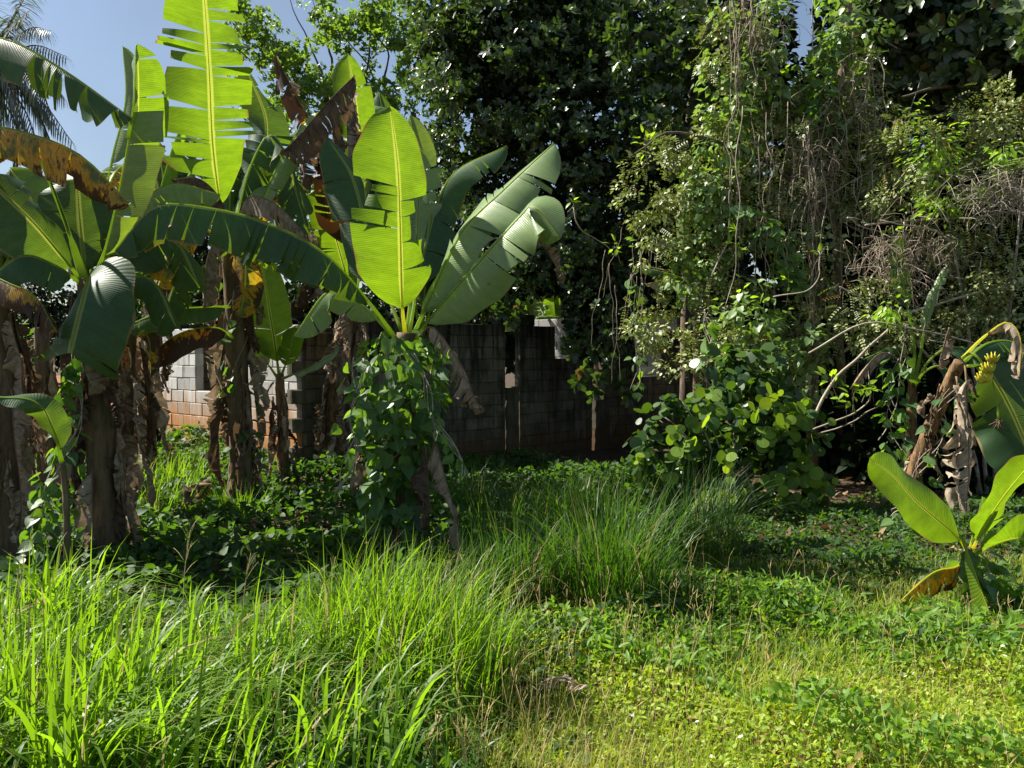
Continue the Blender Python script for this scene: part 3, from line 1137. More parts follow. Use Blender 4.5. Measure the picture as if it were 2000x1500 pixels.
def rect(px0, px1, py0, py1, org, u):
    a0, a1 = sorted((a_of(px0, org, u), a_of(px1, org, u)))
    xm = (px0 + px1) / 2
    return a0, a1, z_of(xm, py1, org, u), z_of(xm, py0, org, u)


ruin = thing('block_building', 'roofless grey concrete block building behind the banana plants, walls stained orange and black', 'building', (CORNER.x, CORNER.y, 0))
# right wall, in its own shade
topR = [(a_of(p, CORNER, UR), z_of(p, y, CORNER, UR)) for p, y in ((600, 640), (985, 622), (987, 755), (1003, 755), (1004, 622), (1039, 622), (1040, 642), (1077, 642), (1078, 700), (1115, 700), (1116, 640), (1239, 640), (1240, 735), (1290, 735), (1291, 640), (1420, 640))]


def inR(a, z):
    if a < 0.1:
        return z < 2.5
    for (a0, z0), (a1, z1) in zip(topR, topR[1:]):
        if a0 <= a <= a1:
            f = (a - a0) / max(1e-6, a1 - a0)
            return z < z0 + (z1 - z0) * f
    return z < 2.1


slit0, slit1 = a_of(985, CORNER, UR), a_of(1005, CORNER, UR)
col2 = (a_of(1156, CORNER, UR), a_of(1176, CORNER, UR))


def inR2(a, z):
    if slit0 - 0.02 < a < slit1 + 0.02 or col2[0] < a < col2[1]:
        return False
    return inR(a, z)


build_wall(ruin, 'wall', CORNER, UR, 12.0, -0.3, inR2, 'block_shaded', 3, 'shaded black-streaked wall with two window gaps')
nR = Vector((UR.y, -UR.x, 0))
for a0, a1, zt in ((slit0, slit1, z_of(995, 755, CORNER, UR)), (col2[0], col2[1], z_of(1166, 780, CORNER, UR))):
    V = []
    rows = 12
    for i in range(rows + 1):
        z = -0.35 + (zt + 0.35) * i / rows
        j = lambda: random.uniform(-0.008, 0.008)
        for a, o_ in ((a0 - 0.01, -0.09), (a1 + 0.01, -0.09), (a1 + 0.01, 0.10), (a0 - 0.01, 0.10)):
            q = CORNER + UR * (a + j()) + nR * (o_ + j())
            V.append((q.x, q.y, z + (j() * 3 if i == rows else 0)))
    F = []
    for i in range(rows):
        for k in range(4):
            k2 = (k + 1) % 4
            F.append((i * 4 + k, i * 4 + k2, i * 4 + 4 + k2, i * 4 + 4 + k))
    F.append(tuple(rows * 4 + k for k in range(4)))
    mesh_obj('column', V, F, M['block_shaded'], ruin, False)
# left wall, in the sun, with a window gap
win = rect(386, 478, 500, 764, CORNER, UL)
zl = z_of(340, 640, CORNER, UL)


def inL(a, z):
    if a < 0.1 or a > 3.95:
        return False
    if win[0] < a < win[1] and z > win[2]:
        return False
    return z < zl + (0.0 if a > 3.0 else -0.1)


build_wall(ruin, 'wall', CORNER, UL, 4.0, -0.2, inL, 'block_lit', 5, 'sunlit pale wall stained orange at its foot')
# far wall seen through the gaps, and the wall that closes the left side
ENDR = CORNER + UR * 10.6
build_wall(ruin, 'wall', ENDR, UL, 4.75, -0.3, lambda a, z: z < (2.72 if a < 4.6 else 2.3) and a > 0.1 and z > 0.8, 'block_lit', 7, 'sunlit far wall seen through the gaps')
ENDL = CORNER + UL * 4.03
build_wall(ruin, 'wall', ENDL, UR, 5.0, -0.3, lambda a, z: z < zl and a > 0.1 and z > 0.6, 'block_shaded', 9)

# ------------------------------------------------------------------ trees
def limb(parent, pts, r0, r1, mat='bark', n=18, wob=0.03, seed=0, name='branch', sides=8):
    return tube(name, pts, r0, r1, M[mat], parent, n, sides, wob, seed)


def foliage(parent, blobs, n_clump, r_clump, n, tmpl, size, mat, per=0, shell=0.5, keep=None, spread=0.9, upz=0.5, down=0.0, name='foliage', squash=0.75):
    p, o, cc = clumps(blobs, n_clump, r_clump, n, shell, squash, keep)
    rn = None
    if per:
        rn = np.clip(np.tile(rng.random(len(p)) ** 1.4, per) * 0.75 + 0.25 * rng.random(len(p) * per), 0, 1)
        p, y, z = rosettes(p, o, per, spread, upz)
    else:
        y = o + rdirs(len(p)) * 0.7 + np.array([0, 0, -down])
        z = o * 0.5 + rdirs(len(p)) * 0.6 + np.array([0, 0, 0.7])
    sc = size[0] + (size[1] - size[0]) * rng.random(len(p))
    return scatter(name, tmpl, p, y, z, sc, M[mat], parent, rnd=rn), cc


def gp(px, d):
    x = (px - 1000) / FPX * d
    return Vector((x, d, gz(x, d)))


# big dark evergreen over the building
b0 = gp(1180, 18.5)
t = thing('evergreen_tree', 'tall dark evergreen tree with small glossy leaves leaning over the block building', 'tree', b0)
limb(t, [b0, P(1160, 600, 18.2), P(1120, 300, 17.5), P(1060, 0, 17), P(1030, -200, 17)], 0.26, 0.10, name='trunk', n=24, wob=0.05)
limb(t, [P(1140, 450, 17.8), P(1040, 330, 16.5), P(930, 230, 16)], 0.11, 0.03, seed=1)
limb(t, [P(1150, 520, 18), P(1120, 560, 16), P(1150, 690, 14.6)], 0.09, 0.015, seed=2)
limb(t, [P(1120, 300, 17.5), P(1200, 150, 16), P(1260, 40, 15.5)], 0.09, 0.03, seed=3)
limb(t, [P(1130, 400, 17.6), P(1020, 480, 16.2), P(930, 520, 15.4)], 0.08, 0.02, seed=4)
DB = [blob(1010, 90, 16, 215, 260, 1.9), blob(1140, 330, 15.6, 150, 260, 1.7), blob(930, 330, 16.4, 120, 200, 1.4), blob(1030, 500, 15.8, 130, 110, 1.1),
      blob(1160, 590, 15.0, 85, 110, 0.7), blob(880, 60, 17, 100, 160, 1.3), blob(950, 560, 15.6, 110, 55, 0.8), blob(1200, 640, 14.8, 60, 90, 0.5), blob(1110, 560, 15.4, 90, 70, 0.8)]


def keep_dark(p):
    u, v = pix(p)
    return (u > 775 + 25 * np.sin(v / 37.0) + 0.10 * np.clip(v, 0, 400)) & ~((v > 622) & (u < 1105)) & ~((v > 575) & (u > 1015) & (u < 1100))


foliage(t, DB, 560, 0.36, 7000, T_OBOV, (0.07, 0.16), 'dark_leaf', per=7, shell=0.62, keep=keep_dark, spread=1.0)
foliage(t, [(c + np.array([0, 0.6, 0]), r * 0.85) for c, r in DB], 320, 0.5, 14000, T_RH, (0.12, 0.2), 'fill_leaf', shell=0.2, keep=keep_dark, name='inner_foliage')  # near-black inner leaves paint the shade inside the crown
# the low leafy sprays that hang in front of the wall
pp = np.array([P(px, py, d) for px, py, d in ((1130, 745, 14.2), (1160, 768, 14.1), (1172, 740, 14.3), (1215, 750, 14.3), (1228, 775, 14.2), (1205, 735, 14.4), (1140, 720, 14.4), (1185, 715, 14.5), (1120, 690, 14.6), (1165, 690, 14.6), (1220, 700, 14.7), (1145, 660, 14.7), (1190, 660, 14.7), (985, 610, 14.9), (1000, 625, 14.8), (975, 598, 15), (1012, 605, 14.9))])
pr, yr, zr = rosettes(pp, np.tile([[0, -0.6, -0.4]], (len(pp), 1)), 9, 1.3, 0.2)
scatter('low_spray', T_OBOV, pr, yr, zr, 0.15 + 0.07 * rng.random(len(pr)), M['dark_leaf'], t)

# light green airy tree on the left, against the sky
b0 = gp(690, 24)
t = thing('light_green_tree', 'airy light green tree against the sky behind the upright banana leaves', 'tree', b0)
limb(t, [b0, P(685, 600, 24), P(670, 350, 24), P(650, 200, 23.6)], 0.2, 0.07, name='trunk', n=20)
for k, (a, b_, c) in enumerate((((670, 350), (580, 180), (500, 20)), ((665, 300), (620, 130), (560, -20)), ((660, 260), (720, 90), (690, -60)), ((675, 380), (740, 200), (640, 20)),
                              ((672, 400), (560, 330), (470, 170)), ((680, 450), (600, 460), (540, 420)), ((676, 420), (760, 330), (800, 200)), ((650, 200), (640, 90), (610, 0)), ((700, 250), (760, 120), (690, 30)))):
    limb(t, [P(*a, 24), P(*b_, 23.3), P(*c, 22.8)], 0.05, 0.008, 'bark', 16, 0.06, 10 + k)
LB = [blob(500, 70, 23, 55, 50, 1.2), blob(560, 120, 23, 70, 55, 1.4), blob(650, 60, 23, 55, 60, 1.2), blob(730, 45, 23, 70, 60, 1.2), blob(640, 190, 23, 100, 60, 1.5), blob(520, 210, 23, 80, 60, 1.3),
      blob(740, 210, 23, 70, 90, 1.3), blob(770, 330, 23, 45, 90, 1.0), blob(570, 400, 23, 90, 90, 1.3), blob(640, 490, 23, 70, 60, 1.0), blob(480, 20, 23, 40, 40, 0.8), blob(790, 90, 23, 40, 90, 1.0)]
foliage(t, LB, 520, 0.30, 4600, T_OVATE, (0.08, 0.15), 'light_leaf', per=6, shell=0.35, spread=1.5, upz=-0.1)

# coconut palm at the left edge
b0 = gp(-60, 21)
t = thing('coconut_palm', 'grey-green coconut palm with drooping fronds at the left edge', 'palm', b0)
cr = P(-45, 150, 20)
tube('trunk', [b0, P(-60, 500, 20.6), cr], 0.17, 0.12, M['bark'], t, 20, 10, 0.02, 3)
rr = random.Random(4)
fr = [((20, 60), (60, 20)), ((40, 10), (70, -40)), ((55, 90), (130, 110)), ((70, 130), (125, 190)), ((50, 60), (100, 60)), ((20, 180), (60, 300)), ((70, 190), (140, 275)), ((-20, 20), (-40, -90)), ((30, 240), (20, 380)), ((-10, 230), (-20, 400)), ((60, 150), (110, 250)), ((-100, 60), (-200, 120)), ((40, 200), (85, 330)), ((5, 120), (35, 210)), ((30, 120), (70, 180)), ((60, 110), (120, 150)), ((30, 30), (45, -20)), ((40, 160), (95, 230)), ((10, 60), (20, 30)), ((0, 170), (10, 290)), ((50, 180), (110, 300))]
for k, (m_, e) in enumerate(fr):
    dd = rr.uniform(-1.4, 0.8)
    path = catmull([cr, P(m_[0], m_[1], 20 + dd * 0.5), P(e[0], e[1], 20 + dd)], 30)
    v, f = tube_data(path, [0.03 * (1 - 0.85 * i / 30) for i in range(31)], 5)
    fo = mesh_obj('frond', v, f, M['midrib_d'], t)
    pos, yd, zd, sc = [], [], [], []
    for i in range(4, 31):
        tg = (path[min(30, i + 1)] - path[i - 1]).normalized()
        for sg in (-1, 1):
            for _ in range(2):
                side = tg.cross(Vector((0, 0, 1)))
                side = side.normalized() if side.length > 0.05 else Vector((1, 0, 0))
                pos.append(path[i]); yd.append(side * sg * 0.8 + tg * 0.8 + Vector((0, 0, -0.55 + rr.uniform(-0.3, 0.15)))); zd.append((0, 0, 1)); sc.append(rr.uniform(0.4, 0.62) * (1 - 0.4 * (i / 30) ** 3))
    V, F, LC = leaf_tmpl([(0, 0.02), (0.4, 0.032), (0.8, 0.018), (1, 0.003)], 0.3, 0.45)
    scatter('leaflets', (V, F, LC), pos, yd, zd, np.array(sc), M['palm_leaf'], fo)

# shrubs beyond the left bananas
for k, (px, py, d, rx, ry, lab) in enumerate(((60, 560, 24, 170, 130, 'dense shrub far behind the left banana trunks'), (280, 640, 21, 90, 130, 'dark shrub beside the pale end of the block wall'), (400, 470, 26, 160, 130, 'far shrub filling the gap above the pale wall'), (-60, 700, 19, 140, 120, 'dusty shrub low at the left edge beyond the earth bank'))):
    c = P(px, py, d)
    b0 = Vector((c.x, c.y, gz(c.x, c.y)))
    t = thing('shrub', lab, 'shrub', b0, 'shrubs beyond the bananas')
    for j in range(4):
        limb(t, [b0 + Vector((0.1 * j - 0.15, 0, 0)), P(px + rr.uniform(-50, 50), py + 60, d), P(px + rr.uniform(-80, 80), py - 40, d)], 0.05, 0.012, seed=60 + k * 5 + j, name='stem', n=10)
    foliage(t, [blob(px, py, d, rx, ry, 1.2), blob(px + 20, py + ry * 0.7, d, rx * 0.8, ry * 0.7, 1.0)], 130, 0.45, 4200, T_OVATE, (0.14, 0.22), 'cover_leaf' if k % 2 else 'fill_leaf', shell=0.4)

# sunlit greenery beyond the far wall
c = P(1060, 600, 27)
t = thing('shrub', 'light green shrub shining beyond the window gaps of the building', 'shrub', (c.x, c.y, gz(c.x, c.y)), 'shrubs beyond the bananas')
for j in range(3):
    limb(t, [Vector((c.x + 0.3 * j - 0.3, c.y, -0.1)), P(1040 + 20 * j, 650, 27), P(1030 + 30 * j, 590, 27)], 0.04, 0.01, seed=90 + j, name='stem', n=8)
foliage(t, [blob(1060, 600, 27, 75, 50, 0.9), blob(1250, 640, 27, 60, 60, 0.8)], 60, 0.35, 2200, T_OVATE, (0.10, 0.2), 'light_leaf', shell=0.3)

# understorey and forest wall behind the right half, near-black leaves painting deep shade
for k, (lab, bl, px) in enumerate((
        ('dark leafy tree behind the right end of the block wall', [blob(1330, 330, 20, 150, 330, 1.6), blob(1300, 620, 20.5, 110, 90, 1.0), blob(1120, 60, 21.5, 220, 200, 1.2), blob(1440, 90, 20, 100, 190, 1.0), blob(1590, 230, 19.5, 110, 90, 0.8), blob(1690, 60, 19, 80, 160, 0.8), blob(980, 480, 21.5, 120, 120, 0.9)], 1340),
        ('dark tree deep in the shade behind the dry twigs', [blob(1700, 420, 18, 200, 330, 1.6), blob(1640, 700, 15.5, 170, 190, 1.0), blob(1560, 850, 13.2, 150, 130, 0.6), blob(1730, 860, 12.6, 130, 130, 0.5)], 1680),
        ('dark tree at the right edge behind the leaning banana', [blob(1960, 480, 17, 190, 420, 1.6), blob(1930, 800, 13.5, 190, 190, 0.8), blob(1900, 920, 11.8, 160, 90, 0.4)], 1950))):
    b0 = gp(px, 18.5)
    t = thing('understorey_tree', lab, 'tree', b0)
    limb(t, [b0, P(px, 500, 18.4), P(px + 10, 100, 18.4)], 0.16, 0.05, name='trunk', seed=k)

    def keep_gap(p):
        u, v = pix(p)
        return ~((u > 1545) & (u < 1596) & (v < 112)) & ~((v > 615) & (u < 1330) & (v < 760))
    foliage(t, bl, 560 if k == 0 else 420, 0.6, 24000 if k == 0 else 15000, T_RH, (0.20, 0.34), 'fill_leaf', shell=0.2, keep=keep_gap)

# far-off wood that closes the view
FW = [blob(x_, 610 + 30 * math.sin(x_ * 0.013), 31, 150, 110 + 25 * math.sin(x_ * 0.021), 2.0) for x_ in range(250, 2300, 130)] + [blob(x_, 430, 30, 150, 150, 2.0) for x_ in range(1250, 2200, 140)]


def keep_far(p):
    u, v = pix(p)
    return ~((u > 1520) & (u < 1610) & (v < 130)) & ~((u > 1010) & (u < 1105) & (v > 560) & (v < 640))


p_, o_, c_ = clumps(FW, 700, 0.9, 26000, 0.3, 0.8, keep_far)
o = scatter('far_wood', T_RH, p_, o_ + rdirs(len(p_)) * 0.8, rdirs(len(p_)) * 0.7 + np.array([0, 0, 0.7]), 0.30 + 0.25 * rng.random(len(p_)), M['fill_leaf'])
o['label'] = 'far-off wood seen between the nearer trees behind the building'
o['category'] = 'wood'

# the vine-smothered tree in the middle of the right half
b0 = gp(1590, 12.6)
t = thing('vine_draped_tree', 'tree smothered in hanging creepers and brown lianas, right of the dark evergreen', 'tree', b0)
limb(t, [b0, P(1585, 700, 12.5), P(1600, 450, 12.4), P(1640, 200, 12.3), P(1660, -60, 12.3)], 0.10, 0.06, name='trunk', n=24, wob=0.05, seed=2)
limb(t, [gp(1640, 12.9), P(1640, 640, 12.7), P(1625, 420, 12.6), P(1480, 150, 12.6), P(1450, -80, 12.6)], 0.07, 0.04, name='trunk', n=24, wob=0.05, seed=3)
limb(t, [P(1600, 450, 12.4), P(1520, 330, 12.2), P(1330, 260, 12.2), P(1240, 300, 12.2)], 0.045, 0.012, seed=5)
limb(t, [P(1480, 150, 12.6), P(1400, 60, 12.5), P(1300, -20, 12.5)], 0.045, 0.012, seed=6)
OB = [blob(1290, 400, 12.4, 75, 150, 0.6), blob(1380, 330, 12.3, 80, 110, 0.6), blob(1400, 560, 12.2, 60, 110, 0.5), blob(1560, 330, 12.2, 90, 130, 0.6), blob(1660, 200, 12.2, 70, 120, 0.6), blob(1430, 130, 12.6, 65, 150, 0.6), blob(1270, 620, 12.5, 50, 70, 0.4), blob(1620, 560, 12.1, 50, 110, 0.4), blob(1700, 360, 12.0, 50, 90, 0.5), blob(1480, 640, 12.0, 60, 90, 0.4), blob(1560, 190, 12.4, 60, 55, 0.4), blob(1500, 250, 12.4, 60, 80, 0.4), blob(1450, 420, 12.1, 70, 100, 0.5), blob(1560, 660, 11.8, 70, 90, 0.4), blob(1440, 700, 11.2, 90, 60, 0.4), blob(1650, 330, 12.2, 60, 110, 0.4), blob(1330, 690, 12.0, 50, 60, 0.4)]


def keep_ob(p):
    u, v = pix(p)
    return ~((u > 1545) & (u < 1592) & (v < 100))


foliage(t, OB, 330, 0.17, 19000, T_RH, (0.05, 0.10), 'olive_leaf', shell=0.5, keep=keep_ob, down=0.4, name='creeper_foliage')
foliage(t, OB, 160, 0.2, 900, T_SPRAY, (0.14, 0.26), 'olive_leaf', shell=0.6, keep=keep_ob, down=0.8, name='pinnate_foliage')
VB = [blob(1420, 150, 12.3, 60, 170, 0.5), blob(1500, 90, 12.3, 60, 110, 0.5), blob(1650, 90, 12.1, 70, 110, 0.5), blob(1400, 380, 12.0, 60, 100, 0.4), blob(1540, 500, 11.9, 60, 90, 0.4), blob(1350, 500, 12.1, 60, 80, 0.4), blob(1470, 650, 11.2, 80, 90, 0.3), blob(1580, 700, 11.2, 60, 80, 0.3), blob(1430, 260, 12.1, 70, 90, 0.4)]
foliage(t, VB + [blob(1480, 180, 12.3, 60, 110, 0.4), blob(1620, 200, 12.1, 60, 90, 0.4), blob(1520, 40, 12.3, 40, 80, 0.4), blob(1630, 30, 12.1, 45, 70, 0.4), blob(1570, 160, 12.2, 60, 45, 0.4)], 240, 0.2, 3000, T_HEART_S, (0.06, 0.13), 'pale_heart', shell=0.5, keep=keep_ob, down=0.9, name='heart_leaf_creeper')
foliage(t, [blob(1300, 70, 14, 130, 130, 0.8), blob(1400, 30, 13.6, 90, 120, 0.7), blob(1340, 230, 13.8, 100, 100, 0.6)], 110, 0.35, 600, T_OBOV, (0.12, 0.18), 'dark_leaf', per=7, shell=0.5, keep=keep_ob, name='dark_foliage')

# right-hand dark tree, top right corner
b0 = gp(2060, 13.5)
t = thing('overhanging_tree', 'dark broad-leaved tree overhanging the top right corner', 'tree', b0)
limb(t, [b0, P(2060, 500, 13.4), P(2020, 200, 13.2), P(1960, -60, 13)], 0.2, 0.1, name='trunk', seed=8)
limb(t, [P(2020, 200, 13.2), P(1880, 90, 12.8), P(1730, 60, 12.4)], 0.08, 0.02, seed=9)
limb(t, [P(2030, 260, 13.2), P(1900, 170, 12.6), P(1760, 190, 12.2)], 0.06, 0.015, seed=10)
foliage(t, [blob(1850, 40, 13, 150, 100, 1.0), blob(1970, 80, 12.6, 120, 130, 1.0), blob(1760, 60, 13.2, 100, 90, 0.8), blob(1880, 170, 13, 130, 60, 0.8)], 230, 0.36, 1500, T_OBOV, (0.15, 0.26), 'dark_leaf', per=7, shell=0.5, spread=1.2, upz=0.3)

# pinnate-leaved shrub on the right
b0 = gp(1930, 11.2)
t = thing('pinnate_shrub', 'scrambling olive shrub with fine paired leaflets and arching stems, right edge', 'shrub', b0)
for k, pts in enumerate((((1930, 980), (1900, 700), (1860, 480), (1720, 430)), ((1940, 980), (1960, 700), (1990, 400), (2040, 200)), ((1920, 980), (1860, 760), (1740, 620), (1640, 560)), ((1950, 980), (2000, 780), (2060, 600), (2100, 480)))):
    limb(t, [P(*p, 11.2 - 0.2 * i) for i, p in enumerate(pts)], 0.03, 0.008, 'twig', seed=70 + k, name='stem')
foliage(t, [blob(1760, 330, 11.2, 80, 110, 0.6), blob(1700, 620, 11, 75, 80, 0.5), blob(1930, 560, 11, 100, 110, 0.5), blob(1950, 240, 11.4, 80, 80, 0.5), blob(1840, 450, 11.3, 90, 60, 0.5), blob(1960, 430, 11.3, 60, 80, 0.5), blob(1800, 640, 11, 90, 50, 0.4), blob(1570, 430, 11.8, 60, 90, 0.4)], 240, 0.22, 1000, T_SPRAY, (0.14, 0.26), 'olive_leaf', shell=0.45, down=0.7)
foliage(t, [blob(1760, 330, 11.2, 80, 110, 0.6), blob(1700, 620, 11, 75, 80, 0.5), blob(1930, 560, 11, 100, 110, 0.5), blob(1950, 240, 11.4, 80, 80, 0.5), blob(1840, 470, 11.3, 90, 60, 0.5), blob(1800, 650, 11, 90, 50, 0.4), blob(1860, 330, 11.5, 70, 70, 0.4)], 200, 0.17, 9000, T_RH, (0.045, 0.09), 'olive_leaf', shell=0.45, down=0.4, name='small_foliage')

# feathery palm-like fan low at the right edge
b0 = gp(2080, 10.6)
t = thing('young_palm', 'young palm with a fan of thin straight leaflets poking in at the right edge', 'palm', b0)
pos, yd = [], []
tube('stem', [b0, P(2080, 500, 10.6), P(2070, 330, 10.6)], 0.05, 0.03, M['bark'], t, 10, 6)
for k in range(26):
    pos.append(P(2070 - k * 2.2, 300 + k * 1.2, 10.5)); yd.append((-1, rr.uniform(-0.4, 0.1), rr.uniform(-0.32, 0.12)))
scatter('frond', leaf_tmpl([(0, 0.012), (0.4, 0.018), (0.8, 0.012), (1, 0.002)], 0.3, 0.15), pos, yd, np.tile([[0, -0.3, 1]], (26, 1)), 0.5 + 0.5 * rng.random(26), M['olive_leaf'], t)

# ------------------------------------------------------------------ lianas, bare branches, dry tangles
rl = random.Random(21)
LI = []
for k in range(44):
    px = rl.choice([rl.uniform(1390, 1560), rl.uniform(1560, 1720), rl.uniform(1180, 1290), rl.uniform(1500, 1680)])
    y0 = rl.uniform(-60, 350) if px > 1300 else rl.uniform(440, 560)
    if 1500 < px < 1615 and y0 < 180:
        y0 = rl.uniform(190, 420)
    LI.append((px, y0))
ORD = ['first', 'second', 'third', 'fourth', 'fifth', 'sixth', 'seventh', 'eighth', 'ninth', 'tenth', 'eleventh', 'twelfth', 'thirteenth', 'fourteenth', 'fifteenth', 'sixteenth', 'seventeenth', 'eighteenth', 'nineteenth', 'twentieth', 'twenty-first', 'twenty-second', 'twenty-third', 'twenty-fourth', 'twenty-fifth', 'twenty-sixth', 'twenty-seventh', 'twenty-eighth', 'twenty-ninth', 'thirtieth', 'thirty-first', 'thirty-second', 'thirty-third', 'thirty-fourth', 'thirty-fifth', 'thirty-sixth']
rank = {}
for px, y0 in sorted(LI):
    where = 'before the dark evergreen' if px < 1390 else ('down from the top edge' if y0 < 120 else 'down through the creepers')
    rank[where] = rank.get(where, -1) + 1
    y1 = y0 + (rl.uniform(220, 620) if px > 1300 else rl.uniform(120, 220))
    d = rl.uniform(11.3, 12.2) if px > 1300 else rl.uniform(12.8, 13.4)
    dx = rl.uniform(-40, 40)
    r = rl.choice([0.005, 0.006, 0.007, 0.009, 0.013, 0.018]) if px > 1390 else 0.0045
    r = min(r, 0.007) if y0 > 40 else r
    o = tube('liana', [P(px, y0, d), P(px + dx * 0.3, (y0 * 2 + y1) / 3, d - 0.1), P(px + dx * 0.8, (y0 + 2 * y1) / 3, d - 0.05), P(px + dx, y1, d)], r, r * 0.7, M[rl.choice(['twig', 'twig_red', 'twig_red'])], None, 22, 5, rl.uniform(0.03, 0.08) if px > 1390 else 0.018, int(px))
    o['label'] = '%s from the left of the %s lianas hanging %s' % (ORD[rank[where]], 'brown', where)
    o['category'] = 'liana'
    o['group'] = 'lianas hanging ' + where

BR = [  # bare branches that cross the right half: pixel path, distance, radius, label
    ([(1590, 815), (1640, 730), (1740, 640), (1760, 600)], 10.4, 0.022, 'pale bare branch rising from the round-leaved bush'),
    ([(1585, 840), (1680, 800), (1700, 765), (1695, 720)], 10.2, 0.012, 'thin forked twig curving below the lime leaf tufts'),
    ([(1590, 850), (1650, 830), (1690, 810), (1750, 770)], 10.3, 0.010, 'slender branch running right under the lime leaf tufts'),
    ([(1580, 690), (1690, 632), (1800, 645), (1900, 670), (2020, 700)], 10.2, 0.014, 'long pale arching branch above the leaning banana stem'),
    ([(1760, 615), (1880, 580), (2010, 548)], 10.6, 0.018, 'straight pale branch slanting up to the right edge'),
    ([(1655, 425), (1690, 445), (1730, 455)], 11.2, 0.012, 'short curved grey twig left of the dry tangle'),
    ([(1690, 440), (1780, 430), (1900, 425), (2010, 405)], 11.0, 0.014, 'pale branch running over the dry tangle to the right edge'),
    ([(1580, 405), (1690, 340), (1790, 300)], 11.6, 0.009, 'thin grey branch slanting up across the dark gap'),
    ([(1745, 365), (1790, 310), (1825, 290)], 11.0, 0.010, 'yellowish branch rising to the big lime sprig'),
    ([(1510, 580), (1590, 560), (1600, 500), (1598, 490)], 11.0, 0.010, 'hooked twig with one lime bud in the creepers'),
    ([(1120, 405), (1135, 450), (1180, 475), (1200, 500)], 13.0, 0.010, 'bent grey twig in front of the dark evergreen'),
    ([(1230, 550), (1250, 510), (1258, 480)], 12.8, 0.008, 'upright twig at the edge of the dark evergreen'),
    ([(1270, 870), (1285, 815), (1298, 790)], 10.0, 0.006, 'pale upright stalk left of the round-leaved bush'),
    ([(1390, 540), (1420, 470), (1425, 400), (1430, 330)], 11.6, 0.012, 'slender stem climbing through the heart-leaved creeper'),
    ([(1260, 520), (1340, 540), (1390, 600)], 12.4, 0.009, 'twig slanting over the brown banana leaf in the shade'),
    ([(1640, 60), (1590, 130), (1588, 0)], 12.0, 0.010, 'pale stem crossing the gap of sky'),
    ([(1690, 330), (1760, 250), (1800, 150)], 11.8, 0.008, 'grey twig in the dark hollow under the overhanging tree'),
    ([(1740, 200), (1780, 225), (1850, 225)], 11.6, 0.009, 'sagging twig in the dark hollow below the top right leaves'),
    ([(1715, 860), (1735, 830), (1755, 760), (1768, 640)], 10.1, 0.008, 'crooked twig beside the creeper column on the right'),
    ([(1805, 620), (1810, 660), (1845, 670), (1860, 700)], 9.8, 0.006, 'looping tendril above the leaning banana stem'),
]
for k, (pts, d, r, lab) in enumerate(BR):
    o = tube('bare_branch', [P(*p, d + 0.1 * math.sin(k + i * 1.7)) for i, p in enumerate(pts)], r, r * 0.6, M['twig'], None, 20, 6, 0.012, 300 + k)
    o['label'] = lab
    o['category'] = 'branch'

for k, (px, py, d, rx, ry, n, lab) in enumerate(((1765, 500, 10.8, 105, 75, 300, 'dense tangle of dry brown twigs under the pale branch'), (1960, 375, 10.5, 110, 55, 280, 'pale heap of dry twigs at the right edge'), (1600, 330, 11.7, 60, 120, 160, 'loose curtain of dry reddish stems among the creepers'), (1690, 190, 11.8, 40, 100, 110, 'dry stems hanging under the overhanging tree'), (1480, 60, 12.1, 60, 90, 130, 'dry reddish stems hanging from the top edge'))):
    V, F = [], []
    for j in range(n):
        a = P(px + rl.gauss(0, rx * 0.5), py + rl.gauss(0, ry * 0.45), d + rl.uniform(-0.25, 0.25))
        le = rl.uniform(0.12, 0.4)
        dr = Vector((rl.gauss(0, 0.7), rl.gauss(0, 0.5), rl.gauss(-0.5 if k != 1 else -0.1, 0.5))).normalized()
        sd = Vector((rl.gauss(0, 1), rl.gauss(0, 1), rl.gauss(0, 1))) * le * 0.3
        pth = catmull([a, a + dr * le * 0.5 + sd, a + dr * le + sd * 0.2 + Vector((0, 0, -0.08))], 7)
        tube_data(pth, [rl.uniform(0.0022, 0.0046)] * 8, 4, V, F)
    # a few stout stems carry the tangle
    for j in range(4):
        a = P(px + rl.uniform(-rx, rx) * 0.5, py - ry * 0.8, d)
        b_ = P(px + rl.uniform(-rx, rx) * 0.6, py + ry * 1.4, d)
        tube_data(catmull([a, a.lerp(b_, 0.5) + Vector((rl.uniform(-0.08, 0.08), rl.uniform(-0.08, 0.08), 0)), b_], 10), [0.006] * 11, 5, V, F)
    o = mesh_obj('dry_tangle', V, F, M['twig_red' if k != 1 else 'twig'])
    o['label'] = lab
    o['category'] = 'dry twigs'
    o['kind'] = 'stuff'

